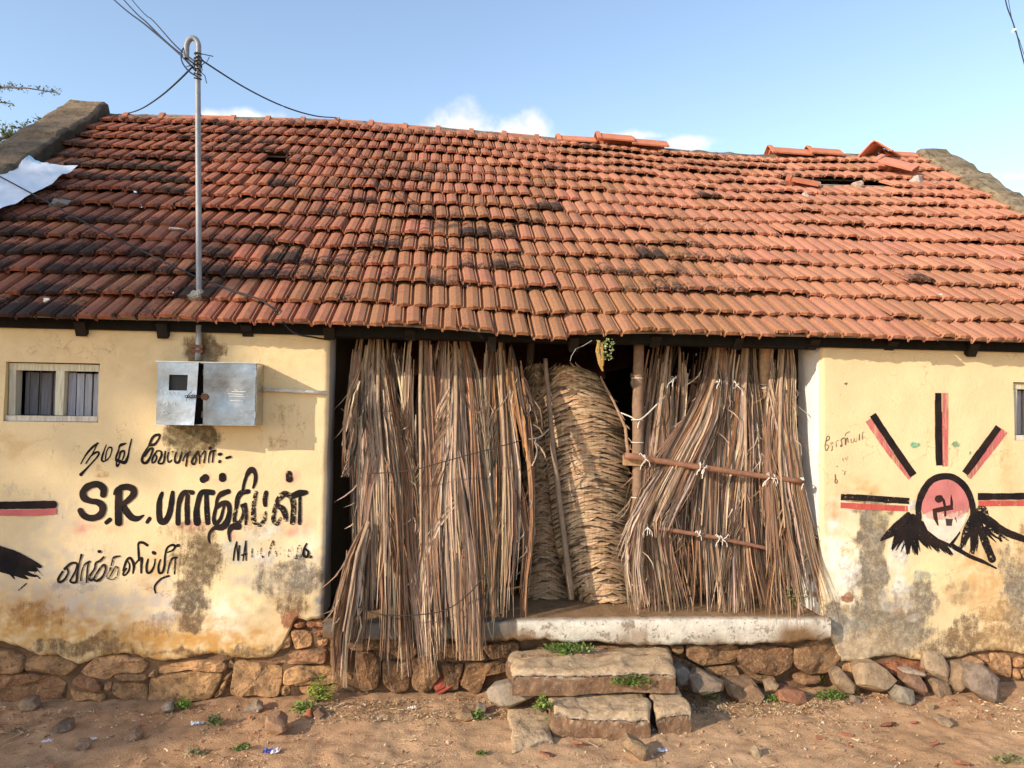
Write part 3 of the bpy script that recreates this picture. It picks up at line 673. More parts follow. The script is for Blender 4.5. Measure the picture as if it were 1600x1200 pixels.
MID = polys(380, 920, 3.81, [([(510, 320), (600, 310), (600, 490), (520, 465)], S1), ([(660, 380), (760, 370), (820, 450), (800, 600), (690, 620)], S3), ([(1000, 430), (1060, 385), (1130, 420), (1180, 520), (1100, 620), (1010, 600)], S2), ([(1130, 335), (1270, 322), (1400, 330), (1450, 420), (1330, 440), (1180, 400)], S2), ([(1330, 460), (1560, 440), (1640, 480), (1440, 520), (1400, 640), (1290, 580)], S1), ([(830, 440), (990, 440), (990, 600), (900, 640), (830, 580)], S1), ([(1190, 450), (1310, 460), (1280, 600), (1190, 620)], S3), ([(620, 310), (800, 300), (980, 310), (1040, 380), (980, 430), (800, 360), (640, 370)], S1), ([(1420, 340), (1640, 320), (1640, 420), (1470, 425)], S3)]) + \
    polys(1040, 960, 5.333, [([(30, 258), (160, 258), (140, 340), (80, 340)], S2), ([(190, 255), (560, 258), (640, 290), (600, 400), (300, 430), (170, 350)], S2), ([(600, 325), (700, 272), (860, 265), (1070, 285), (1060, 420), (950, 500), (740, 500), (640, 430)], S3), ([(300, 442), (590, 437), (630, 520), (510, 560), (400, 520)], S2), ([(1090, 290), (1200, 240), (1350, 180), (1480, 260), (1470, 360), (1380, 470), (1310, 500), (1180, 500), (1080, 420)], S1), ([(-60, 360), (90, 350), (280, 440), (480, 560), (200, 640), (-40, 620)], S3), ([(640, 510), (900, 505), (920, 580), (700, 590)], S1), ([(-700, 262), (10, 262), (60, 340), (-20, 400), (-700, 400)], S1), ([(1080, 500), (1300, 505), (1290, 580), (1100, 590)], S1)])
RIGHT = polys(1300, 1000, 5.333, [([(400, 205), (500, 165), (780, 195), (790, 290), (620, 330), (480, 270)], S4), ([(20, 185), (250, 195), (270, 300), (200, 420), (30, 400)], S2), ([(1060, 175), (1180, 135), (1280, 178), (1230, 228), (1110, 230)], S2), ([(1220, 135), (1320, 128), (1310, 190), (1285, 188)], S2), ([(1300, 200), (1350, 110), (1500, 135), (1500, 320), (1410, 300)], S2), ([(1520, 150), (1640, 150), (1640, 222), (1520, 232)], S2), ([(1512, 245), (1570, 240), (1570, 325), (1505, 325)], S2), ([(1585, 242), (1700, 240), (1700, 340), (1590, 330)], S2), ([(1660, 150), (2000, 140), (2000, 225), (1660, 228)], S1), ([(1710, 240), (2000, 235), (2000, 340), (1710, 340)], S3), ([(800, 240), (1040, 190), (1050, 330), (820, 340)], S3), ([(280, 300), (460, 280), (600, 350), (560, 420), (290, 420)], S3)])
for L in (LEFT, MID, RIGHT):
    mb = MB()
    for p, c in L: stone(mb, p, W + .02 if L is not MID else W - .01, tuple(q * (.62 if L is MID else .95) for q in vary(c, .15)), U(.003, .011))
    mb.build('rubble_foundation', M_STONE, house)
mb = MB(); pr = None
for i in range(240):
    x = lerp(X0 - .4, X1 + .4, i / 239); q = []
    inb = XL - .02 < x < XR + .12
    for k in range(16):
        z = lerp(-.15, .72 if not inb else .44, k / 15)
        q.append(mb.V((x, W + .05 + .04 * fbm(x * 6, z * 6, 2, 4), z), vary((.17, .095, .05), .1)))
    if pr:
        for k in range(15): mb.Q(pr[k], q[k], q[k + 1], pr[k + 1])
    pr = q
mb.build('mud_core', M_MUD, house, smooth=True)
# ---------------------------------------------------------------- painted lettering: brush strokes laid on the plaster
BLK = (.012, .011, .012); PINK = (.60, .155, .15); RED = (.58, .10, .085)
LAY = [0]
def smooth_path(P, per=1.6):
    if len(P) < 3: pts = P
    out = []
    Q = [P[0]] + list(P) + [P[-1]]
    for i in range(1, len(Q) - 2):
        p0, p1, p2, p3 = Q[i - 1], Q[i], Q[i + 1], Q[i + 2]
        m = max(2, int(math.hypot(p2[0] - p1[0], p2[1] - p1[1]) / per))
        for k in range(m):
            t = k / m
            out.append(tuple(.5 * ((2 * p1[j]) + (-p0[j] + p2[j]) * t + (2 * p0[j] - 5 * p1[j] + 4 * p2[j] - p3[j]) * t * t + (-p0[j] + 3 * p1[j] - 3 * p2[j] + p3[j]) * t ** 3) for j in (0, 1)))
    out.append(tuple(P[-1])); return out
def pv(mb, x, y, off, col, fl, op=1):
    p = at(x, y, W); return mb.V((p.x, W + wdy(p.x, p.z) - off, p.z), col, (fl, op, 0))
def stroke(mb, P, w, col=BLK, fl=.0, op=1, butt=False, straight=False, ragged=.35):
    """P in photograph pixels, w brush width (number or list along the stroke)"""
    LAY[0] += 1; off = .0018 + .00012 * (LAY[0] % 30)
    if straight:
        S = []
        for a, b in zip(P, P[1:]):
            m = max(2, int(math.hypot(b[0] - a[0], b[1] - a[1]) / 3)); S += [(lerp(a[0], b[0], k / m), lerp(a[1], b[1], k / m)) for k in range(m)]
        S.append(P[-1])
    else: S = smooth_path(P)
    n = len(S); ws = w if isinstance(w, (list, tuple)) else [w, w]
    prev = None; sd_ = rnd() * 99
    def width(i):
        t = i / max(1, n - 1) * (len(ws) - 1); k = min(int(t), len(ws) - 2); return lerp(ws[k], ws[k + 1], t - k) * .5 * (1 + .10 * n3(i * .21, sd_))
    for i in range(n):
        a, b = S[max(0, i - 1)], S[min(n - 1, i + 1)]; dx, dy = b[0] - a[0], b[1] - a[1]; l = math.hypot(dx, dy) or 1
        nx, ny = -dy / l, dx / l; h = width(i); o = off + i * 2e-6
        q = [pv(mb, S[i][0] + nx * h * k + U(-.2, .2) * ragged, S[i][1] + ny * h * k + U(-.2, .2) * ragged, o, col, fl, op) for k in (1, 0, -1)]
        if prev: mb.Q(prev[0], prev[1], q[1], q[0]); mb.Q(prev[1], prev[2], q[2], q[1])
        if not butt and i in (0, n - 1):
            s = -1 if i == 0 else 1; fan = []
            for k in range(1, 6):
                a_ = math.pi * k / 6; fan.append(pv(mb, S[i][0] + nx * h * math.cos(a_) + s * dx / l * h * .85 * math.sin(a_), S[i][1] + ny * h * math.cos(a_) + s * dy / l * h * .85 * math.sin(a_), o, col, fl, op))
            f = [q[0]] + fan + [q[2]]
            for k in range(len(f) - 1): mb.Q(*((q[1], f[k + 1], f[k]) if s < 0 else (q[1], f[k], f[k + 1])))
        prev = q
def fillpoly(mb, P, col, fl=0, op=1):
    LAY[0] += 1; off = .0018 + .00012 * (LAY[0] % 30)
    cx = sum(p[0] for p in P) / len(P); cy = sum(p[1] for p in P) / len(P); c = pv(mb, cx, cy, off, col, fl, op)
    r1 = [pv(mb, lerp(cx, p[0], .5), lerp(cy, p[1], .5), off, col, fl, op) for p in P]; r2 = [pv(mb, *p, off, col, fl, op) for p in P]
    n = len(P)
    for k in range(n): mb.Q(c, r1[k], r1[(k + 1) % n]); mb.Q(r1[k], r2[k], r2[(k + 1) % n], r1[(k + 1) % n])
def ST(mb, ox, oy, sc, L, col=BLK, fl=0, op=1, **kw):
    for e in L:
        P, w = e[0], e[1]; f = e[2] if len(e) > 2 else fl
        w = [q / sc for q in w] if isinstance(w, (list, tuple)) else w / sc
        stroke(mb, [(ox + x / sc, oy + y / sc) for x, y in P], w, col, f, op, **kw)
# first line
mb = MB()
ST(mb, 120, 670, 13.33, [([(440, 300), (330, 380), (220, 500), (140, 620), (85, 730)], [45, 52, 45, 30, 25]), ([(430, 310), (370, 430), (290, 570), (190, 720)], 26), ([(190, 720), (290, 570), (400, 490), (455, 490), (440, 560), (330, 690), (200, 830), (85, 955)], [34, 30, 45, 45, 34, 34, 45, 75]),
    ([(615, 335), (560, 480), (515, 630), (540, 680), (620, 650), (690, 570), (730, 450), (725, 395), (670, 390), (615, 490), (590, 640)], [20, 26, 45, 45, 36, 26, 26, 40, 24, 30, 26]),
    ([(1030, 300), (900, 350), (870, 450), (815, 600), (825, 680), (880, 600), (910, 490), (980, 460), (985, 540), (950, 640)], [20, 70, 30, 44, 44, 36, 36, 50, 36, 30]), ([(1140, 215), (1095, 400), (1060, 580), (1000, 700), (930, 690), (820, 650)], [24, 34, 30, 60, 70, 70]), ([(820, 700), (835, 780), (890, 710)], [30, 55, 20])], fl=.02)
ST(mb, 210, 670, 10, [([(235, 250), (270, 160), (320, 105), (395, 95), (375, 165), (310, 245), (235, 250)], [40, 40, 44, 40, 30, 40, 52]), ([(240, 240), (165, 360), (118, 470), (135, 530), (190, 525), (250, 430), (285, 310), (235, 320), (160, 430)], [22, 30, 44, 44, 44, 30, 36, 36, 26]),
    ([(350, 345), (290, 440), (272, 530), (320, 510), (345, 440), (315, 400)], 28), ([(350, 345), (410, 350), (420, 420), (370, 530), (450, 525), (480, 350)], [22, 36, 30, 32, 34, 24]), ([(530, 370), (515, 460), (535, 525), (580, 490)], 24), ([(592, 356), (602, 362)], 20),
    ([(655, 370), (630, 450), (645, 525), (700, 510), (740, 360)], [22, 28, 40, 34, 18]), ([(758, 500), (790, 420), (850, 370), (872, 355)], 22), ([(840, 390), (820, 480), (808, 580)], 26),
    ([(1000, 350), (940, 430), (900, 510), (930, 555), (970, 480), (950, 420)], [30, 36, 36, 36, 28, 24]), ([(1000, 360), (1020, 440), (1020, 540)], 22), ([(1030, 440), (1070, 380), (1115, 350), (1090, 530)], 24), ([(1160, 530), (1170, 430), (1200, 355), (1265, 340)], [18, 22, 34, 30]), ([(1240, 360), (1220, 520)], 24), ([(1180, 315), (1192, 290)], 40), ([(1325, 400), (1355, 392)], 48), ([(1330, 520), (1340, 500)], 42), ([(1440, 455), (1505, 436)], 40)], fl=.03)
t1 = mb.build('painted_lettering', M_PAINT, house)
t1['label'] = 'small slanting black painted line above the big name'
# the big name
mb = MB()
ST(mb, 110, 740, 12.308, [([(630, 415), (640, 300), (560, 215), (460, 205), (330, 255), (248, 360), (275, 470), (390, 525), (520, 545), (612, 610), (625, 710), (570, 800), (450, 850), (330, 840), (240, 780), (195, 700)], [120, 135, 130, 125, 130, 130, 140, 115, 115, 135, 135, 130, 125, 130, 130, 110]),
    ([(930, 300), (925, 560), (930, 950)], [135, 140, 145]), ([(840, 400), (880, 310), (970, 255)], [40, 70, 60]), ([(960, 270), (1100, 255), (1210, 310), (1205, 410), (1100, 520), (1010, 580)], [110, 125, 135, 130, 110, 90]), ([(1010, 600), (1080, 730), (1180, 840), (1290, 865), (1410, 800)], [110, 140, 140, 110, 25]), ([(690, 945), (765, 880)], 85), ([(1475, 935), (1525, 860)], 72)], fl=-.06)
ST(mb, 230, 730, 10, [([(235, 400), (195, 520), (185, 700), (205, 830), (270, 850), (335, 760), (375, 600), (400, 390)], [50, 90, 95, 105, 100, 95, 90, 60]), ([(485, 880), (485, 700), (505, 540), (560, 410), (640, 390), (715, 395)], [80, 80, 72, 90, 85, 75], .04), ([(635, 440), (625, 600), (632, 870)], [70, 85, 85], .05),
    ([(785, 870), (772, 700), (800, 530), (850, 400), (940, 385), (1030, 395)], [115, 110, 90, 85, 85, 95], .02), ([(930, 430), (935, 650), (950, 870)], [75, 85, 85], .04), ([(870, 195), (920, 160)], [110, 130], .0), ([(1178, 130), (1182, 180)], [110, 125]),
    ([(1275, 375), (1160, 420), (1100, 500), (1075, 640), (1045, 790), (1075, 880), (1150, 800), (1190, 660), (1205, 600)], [80, 90, 50, 50, 60, 70, 60, 50, 46]), ([(1080, 640), (1180, 560), (1265, 570), (1290, 680), (1255, 840), (1180, 930), (1060, 945), (990, 1010), (965, 1090), (980, 1180)], [50, 80, 80, 75, 85, 115, 100, 55, 45, 25])], fl=-.06)
ST(mb, 330, 720, 9.23, [([(460, 420), (480, 310), (530, 180), (595, 125), (640, 200), (635, 300), (605, 390)], [46, 46, 50, 90, 60, 56, 30], .03), ([(540, 440), (440, 460), (385, 540), (365, 680), (340, 800), (350, 880), (420, 870), (470, 740), (450, 640)], [70, 90, 70, 60, 60, 60, 50, 40, 60], .085), ([(490, 620), (510, 760), (500, 910)], [56, 46, 36], .09), ([(400, 940), (310, 950), (262, 1030), (275, 1160)], [110, 90, 50, 24], .02),
    ([(650, 450), (622, 600), (610, 760), (625, 880), (700, 920), (760, 870), (790, 740)], [50, 70, 60, 80, 60, 60, 40], .13), ([(795, 450), (775, 560), (780, 640)], [60, 70, 60], .06), ([(1120, 180), (1128, 270)], [90, 105], .1),
    ([(1000, 830), (950, 910), (900, 860), (915, 720), (970, 560), (1060, 475), (1150, 520), (1190, 640), (1175, 890)], [46, 60, 66, 66, 90, 85, 85, 80, 80], .12), ([(940, 640), (1030, 690), (1075, 800), (1080, 850)], [60, 90, 90, 60], .1), ([(1190, 500), (1260, 470), (1370, 455)], [90, 100, 70], .05), ([(1280, 520), (1280, 700), (1275, 900)], [44, 50, 56], .08)], fl=0)
t2 = mb.build('painted_lettering', M_PAINT, house); t2['label'] = 'bold black painted name, the biggest line of writing'
# third line and the small line
mb = MB()
ST(mb, 80, 840, 13.33, [([(250, 700), (190, 790), (152, 880), (185, 925), (290, 860), (360, 730), (345, 640)], [40, 50, 55, 50, 44, 40, 36]), ([(290, 650), (400, 545), (505, 520), (550, 570), (505, 710), (405, 900), (520, 925), (550, 760), (590, 540), (640, 350)], [60, 50, 46, 40, 36, 50, 55, 30, 30, 46]), ([(620, 890), (640, 720), (700, 560), (810, 490)], [30, 30, 26, 46], .05), ([(790, 510), (760, 650), (740, 930)], [30, 36, 34], .05),
    ([(1100, 400), (1020, 480), (940, 520), (910, 640), (815, 790), (810, 880), (880, 860), (980, 700), (1100, 560), (1140, 640), (1080, 800), (960, 900), (900, 870)], [40, 46, 40, 36, 50, 50, 40, 40, 46, 40, 36, 60, 40], .05), ([(1000, 285), (1025, 285)], 65), ([(1450, 380), (1310, 410), (1270, 520), (1230, 660), (1165, 800), (1200, 850), (1290, 700), (1350, 600), (1400, 650), (1370, 800), (1280, 870), (1180, 850)], [20, 50, 30, 40, 24, 22, 30, 30, 24, 26, 24, 20], .1)], fl=.0)
ST(mb, 180, 830, 12, [([(210, 700), (145, 800), (180, 825), (255, 740), (270, 630), (230, 550)], [40, 36, 36, 40, 36, 24], .05), ([(150, 740), (210, 560), (280, 500), (350, 620), (335, 790)], [40, 46, 50, 60, 30]), ([(340, 660), (430, 550), (500, 500), (495, 620), (490, 780)], [30, 36, 56, 46, 36], .06), ([(450, 540), (440, 380), (440, 230), (520, 210), (605, 260)], [46, 46, 40, 50, 56]),
    ([(620, 520), (590, 660), (605, 775), (670, 760), (730, 650), (752, 520)], [30, 44, 50, 46, 34, 26]), ([(715, 395), (745, 412)], 66), ([(850, 530), (812, 660), (825, 780), (885, 765), (925, 640), (940, 450), (980, 310), (1070, 255), (1130, 280), (1085, 350), (985, 395)], [26, 40, 46, 44, 46, 42, 36, 40, 50, 36, 24]), ([(980, 790), (1010, 650), (1070, 510), (1155, 490)], [24, 26, 36, 40], .06), ([(1130, 520), (1110, 800)], 30, .1), ([(1170, 268), (1200, 262)], 60, .08), ([(1005, 838), (880, 880), (780, 970), (732, 1060), (750, 1160)], [40, 36, 38, 36, 30], .06)], fl=0)
ST(mb, 350, 835, 10, [([(150, 400), (172, 240), (200, 110)], [22, 30, 22]), ([(200, 120), (215, 280), (222, 400)], 22), ([(228, 395), (245, 170)], 24), ([(300, 405), (320, 260), (345, 100)], [18, 24, 24]), ([(345, 105), (348, 250), (350, 400)], 20), ([(285, 320), (355, 300)], 30), ([(450, 190), (440, 330), (490, 350), (530, 260)], [18, 24, 34, 22], .2), ([(590, 140), (580, 300), (612, 350)], [14, 18, 34], .18), ([(770, 100), (725, 200), (700, 330)], 26, .15), ([(772, 110), (800, 250), (830, 350)], 26, .17), ([(880, 200), (880, 350)], 12, .2), ([(940, 190), (942, 330)], 14, .2), ([(1000, 340), (1020, 220), (1060, 340), (1005, 345)], 18, .2), ([(1130, 350), (1160, 190), (1200, 185), (1205, 350), (1115, 375)], 18, .16), ([(1292, 140), (1255, 220), (1245, 320), (1300, 350), (1318, 270), (1262, 220)], [24, 34, 46, 40, 40, 34], .02), ([(1352, 360), (1362, 340)], 34, .05)], fl=0)
t3 = mb.build('painted_lettering', M_PAINT, house); t3['label'] = 'slanting black painted words and faded small letters under the name'
# emblem at the left edge of the picture
mb = MB()
ST(mb, 0, 740, 6, [([(-200, 362), (300, 366), (535, 350)], 58, -.02)], PINK, .06, butt=True)
ST(mb, 0, 740, 6, [([(-420, 300), (100, 296), (510, 288)], [68, 72, 72])], BLK, -.08)
ST(mb, 0, 740, 6, [([(-260, 620), (-60, 700), (150, 770), (385, 870)], [60, 90, 90, 30]), ([(-200, 700), (100, 830), (340, 900)], [90, 120, 40]), ([(-200, 760), (60, 830), (270, 940), (360, 960)], [90, 110, 70, 10]), ([(-160, 800), (20, 870), (265, 985)], [80, 100, 14]), ([(-200, 840), (60, 910), (140, 985)], [80, 60, 10])], BLK, .0)
ST(mb, 0, 740, 6, [([(330, 870), (400, 950)], 8), ([(300, 900), (380, 985)], 10), ([(180, 1090), (250, 1030)], 12)], BLK, .12)
e1 = mb.build('painted_emblem', M_PAINT, house); e1['label'] = 'cut-off black painted ray and brush fan'
# rising sun emblem on the right wall
mb = MB()
ST(mb, 1200, 520, 4, [([(1108, 376), (1106, 600), (1104, 835)], [42, 42, 36]), ([(627, 545), (750, 735), (885, 910)], [42, 34, 26]), ([(1478, 612), (1360, 765), (1248, 905)], [44, 40, 36]), ], PINK, .02, .62, butt=True, straight=True)
ST(mb, 1200, 520, 4, [([(455, 1078), (660, 1090), (870, 1098)], 36), ([(1312, 1066), (1800, 1064)], 36, .06)], RED, .02, .75, butt=True, straight=True)
ST(mb, 1200, 520, 4, [([(1063, 376), (1062, 600), (1066, 828)], [40, 42, 40], -.06), ([(655, 512), (780, 705), (906, 890)], [42, 42, 44], -.06), ([(1440, 588), (1330, 740), (1226, 878)], [42, 44, 44], -.05), ([(457, 1027), (660, 1036), (880, 1051)], 38, .06), ([(1310, 1023), (1480, 1023), (1800, 1018)], 42, .03)], BLK, 0, butt=True, straight=True)
def T(P): return [(1320 + x / 5.454, 700 + y / 5.454) for x, y in P]
el = [(850 + 205 * math.cos(a), 480 + 212 * math.sin(a)) for a in np.linspace(0, 2 * math.pi, 40)[:-1]]
fillpoly(mb, T([(660, 560), (655, 600), (700, 700), (790, 770), (885, 812), (950, 740), (1010, 650), (1045, 560)]), (.78, .66, .52), .03)
fillpoly(mb, T([(x, min(y, 560 + 18 * math.sin(x * .06))) for x, y in el]), (.58, .20, .185), .02, .92)
fillpoly(mb, T([(668, 520), (1030, 520), (1010, 580), (960, 610), (740, 610), (690, 590)]), (.70, .42, .34), .12, .75)
ST(mb, 1320, 700, 5.454, [([(625, 600), (622, 500), (652, 390), (715, 290), (800, 245), (900, 245), (990, 300), (1050, 380), (1082, 480), (1085, 570), (1070, 620)], [46, 50, 56, 56, 55, 56, 56, 56, 52, 50, 40], .03)], BLK)
ST(mb, 1430, 740, 12, [([(470, 440), (400, 440), (385, 480), (420, 510), (460, 490)], 74), ([(470, 430), (515, 500), (540, 610)], [40, 52, 44]), ([(665, 640), (668, 540), (655, 395)], [50, 50, 8])], (.035, .014, .014), -.08)
ST(mb, 1430, 740, 12, [([(315, 700), (500, 660), (690, 625)], [86, 88, 104], -.02), ([(350, 700), (365, 820), (415, 975)], [80, 76, 14], .03), ([(545, 700), (545, 800)], 38)], (.045, .018, .014), 0, butt=True)
ST(mb, 1430, 740, 12, [([(620, 845), (615, 975)], [140, 105], .0), ([(735, 820), (765, 920)], [24, 6], .03)], (.05, .045, .045), .03, butt=True)
ST(mb, 1320, 700, 5.454, [([(535, 560), (470, 640), (350, 740), (300, 790)], [40, 80, 50, 10], .07), ([(540, 580), (480, 700), (400, 860)], [60, 90, 12], .05), ([(550, 600), (540, 750), (530, 905)], [70, 90, 10], .03), ([(560, 600), (580, 760), (615, 910)], [70, 84, 8], .05), ([(570, 590), (640, 740), (700, 850)], [70, 100, 8], .06), ([(590, 620), (700, 750), (800, 880)], [70, 90, 10], .06), ([(640, 660), (760, 770), (910, 905)], [60, 90, 16], .04),
    ([(620, 640), (750, 720), (900, 825), (1050, 915), (1180, 970), (1290, 1025)], [70, 70, 46, 36, 34, 12], .03), ([(1130, 520), (1170, 510), (1215, 600)], [30, 66, 34], .12), ([(1090, 590), (1030, 720), (985, 850)], [70, 70, 20], .09), ([(1110, 600), (1095, 740), (1085, 890)], [60, 66, 30], .06), ([(1140, 640), (1190, 790), (1255, 950)], [60, 70, 66], .09), ([(1110, 560), (1250, 640), (1390, 740)], [80, 80, 40], .05), ([(1200, 610), (1370, 715), (1560, 790), (1800, 900)], [60, 66, 50, 30], .05), ([(1140, 560), (1130, 640), (1060, 690)], [70, 90, 40], .1), ([(960, 720), (900, 815)], [40, 30], .02), ([(1290, 700), (1330, 790)], 26, .16)], BLK)
for (cx, cy, L) in ((565, 640, [(300, 800), (345, 770), (395, 870), (430, 880), (470, 890), (505, 910), (540, 915), (575, 900), (600, 915), (640, 880), (700, 865), (735, 870), (790, 890), (850, 900), (900, 915)]), (1115, 620, [(960, 860), (990, 870), (1015, 850), (1060, 890), (1100, 900), (1120, 880), (1230, 960), (1270, 950), (1290, 800), (1340, 800), (1380, 770), (1420, 790)])):
    for (ex, ey) in L:
        ST(mb, 1320, 700, 5.454, [([(lerp(cx, ex, .35), lerp(cy, ey, .35)), (lerp(cx, ex, .7) + U(-8, 8), lerp(cy, ey, .7)), (ex + U(-10, 10), ey + U(-12, 12))], [U(20, 40), U(12, 26), 3], U(.01, .10))], BLK)
for k in range(26):     # drag marks of the brush beside the rays
    a, b = random.choice([((1063, 376), (1066, 828)), ((655, 512), (906, 890)), ((1440, 588), (1226, 878)), ((457, 1027), (880, 1051))]); t0_, t1_ = sorted((U(-.01, 1.02), U(-.01, 1.02))); n_ = Vector((b[1] - a[1], a[0] - b[0])).normalized() * random.choice((-1, 1)) * U(17, 23)
    ST(mb, 1200, 520, 4, [([(lerp(a[0], b[0], t0_) + n_.x, lerp(a[1], b[1], t0_) + n_.y), (lerp(a[0], b[0], t1_) + n_.x, lerp(a[1], b[1], t1_) + n_.y)], [U(2, 5), U(1, 3)], .06)], BLK, straight=True)
e2 = mb.build('painted_emblem', M_PAINT, house); e2['label'] = 'black and red painted rising sun with rays'
# faint pencilled words on the right wall
mb = MB()
ST(mb, 1280, 660, 10.91, [([(110, 320), (130, 240), (170, 240), (165, 290), (115, 320), (95, 400), (105, 460), (125, 480), (160, 400), (120, 380)], 13), ([(200, 340), (200, 390), (235, 380), (225, 330), (215, 470), (190, 480)], 11, .12), ([(290, 420), (285, 320), (325, 310)], 10, .14), ([(380, 380), (355, 400), (375, 410), (385, 370), (370, 300), (400, 270), (440, 270), (440, 380)], 15), ([(450, 380), (460, 290), (480, 260), (490, 340)], 12, .08), ([(440, 230), (450, 190), (515, 155)], 9, .06), ([(540, 280), (550, 350), (590, 320), (595, 260)], 9, .12), ([(600, 260), (610, 320), (640, 320), (640, 250)], 10, .12), ([(685, 200), (685, 300)], 14, .04), ([(740, 290), (735, 190), (755, 160)], 10, .06),
    ([(270, 890), (275, 960), (270, 1020), (300, 1035), (310, 990), (275, 960)], [18, 14, 16, 16, 12, 10]), ([(430, 890), (435, 840), (455, 835)], 11, .08), ([(300, 745), (304, 752)], 16), ([(400, 822), (405, 826)], 14), ([(395, 600), (400, 650)], 9, .1), ([(440, 600), (460, 640), (490, 570)], 9, .12)], (.12, .10, .07), .06)
e3 = mb.build('pencil_graffiti', M_PAINT, house)
# ---------------------------------------------------------------- ground
def gz(x, y):
    z = .03 * n3(x * .5, y * .5, 1) + .012 * fbm(x * 2.3, y * 2.3, 4, 3)
    return z - .015 + .02 * max(0, (y - 4.7) / .5)
mb = MB()
gx = [-250, -120, -60, -30, -15, -9, -6, -4.5] + list(np.arange(-3.4, 5.2, .021)) + [5.6, 6.5, 8, 12, 20, 40, 80, 150, 280]
gy = [-250, -120, -60, -30, -15, -8, -4, -1, 1, 2.2, 3.0, 3.5] + list(np.arange(3.75, 5.3, .021)) + [5.6, 6.5, 9, 14, 25, 50, 100, 200, 400]
ids = []
for y in gy:
    row = []
    for x in gx:
        near = -3.6 < x < 5.3 and 3.6 < y < 5.35
        z = gz(x, y) if abs(x) < 12 and -3 < y < 9 else 0
        if near:
            cl = n3(x * 7, y * 7, 3); z += .018 * n3(x * 3.1, y * 3.1, 8) - .010 * max(0, n3(x * 4.3, y * 3.7, 2) - .25) + .014 * max(0, cl) + .010 * n3(x * 13, y * 13, 6) + .010 * max(0, n3(x * 30, y * 30)) + .004 * n3(x * 60, y * 60)
        m = .5 + .5 * fbm(x * 1.1, y * 1.1, 9, 3)
        c = tuple(lerp(a, b, min(1, max(0, m))) for a, b in zip((.52, .30, .15), (.68, .43, .245)))
        if near and y > 4.85: c = tuple(lerp(a, b, .35) for a, b in zip(c, (.44, .24, .12)))
        if x < -.3 and near: c = tuple(lerp(a, b, .4) for a, b in zip(c, (.46, .25, .13)))
        row.append(mb.V((x, y, z), c))
    ids.append(row)
for j in range(len(gy) - 1):
    for i in range(len(gx) - 1): mb.Q(ids[j][i], ids[j][i + 1], ids[j + 1][i + 1], ids[j + 1][i])
g = mb.build('ground', M_EARTH, None, smooth=True, base=(0, 0, 0)); g['kind'] = 'structure'
def gpt(px, py):
    z = 0
    for _ in range(4): p = atz(px, py, z); z = gz(p.x, p.y)
    return Vector((p.x, p.y, z))
# gravel and straw: nobody could count them
mb = MB()
for i in range(9000):
    x = U(-3.2, 5); y = U(3.85, 5.12); y = y if rnd() < .6 else U(4.6, 5.12)
    if fbm(x * 1.2, y * 1.2, 3, 2) < U(-.5, .5): continue
    r = U(.003, .008) if rnd() < .88 else U(.009, .017); z = gz(x, y) + r * .3; c = vary(random.choice([(.46, .28, .15), (.36, .20, .10), (.58, .44, .30), (.24, .13, .07), (.42, .15, .07), (.50, .31, .17), (.40, .23, .12)]), .2)
    k = [mb.V((x + r * a * U(.6, 1.3), y + r * b * U(.6, 1.3), z + r * h * U(.5, 1)), c) for a, b, h in ((1, 0, 0), (0, 1, 0), (-1, 0, 0), (0, -1, 0), (0, 0, 1))]
    for f in ((0, 1, 4), (1, 2, 4), (2, 3, 4), (3, 0, 4)): mb.Q(*[k[q] for q in f])
mb.build('gravel', M_ROCK, None)['kind'] = 'stuff'
mb = MB()
for i in range(8000):
    x = U(-3.1, 4.9); y = U(3.9, 5.1)
    if i % 4 == 0: x = U(-.8, 2.8); y = U(4.75, 5.06)
    elif fbm(x * 1.4, y * 1.6, 6, 2) < U(-.35, .75): continue
    a = U(0, math.pi); l = U(.010, .05) if rnd() < .93 else U(.06, .14); w = U(.0012, .0034); z = gz(x, y) + U(.004, .016)
    dx, dy = math.cos(a) * l, math.sin(a) * l; nx, ny = -math.sin(a) * w, math.cos(a) * w
    c = vary(random.choice([(.62, .46, .26), (.50, .34, .18), (.72, .58, .38), (.30, .17, .085), (.22, .12, .06)]), .2); b = U(-.006, .01)
    q = [mb.V((x + s * dx + e * nx, y + s * dy + e * ny, z + (b if s == 0 else U(-.004, .006))), c) for s in (-.5, 0, .5) for e in (-1, 1)]
    mb.Q(q[0], q[1], q[3], q[2]); mb.Q(q[2], q[3], q[5], q[4])
mb.build('straw_litter', M_STRAW, None)['kind'] = 'stuff'

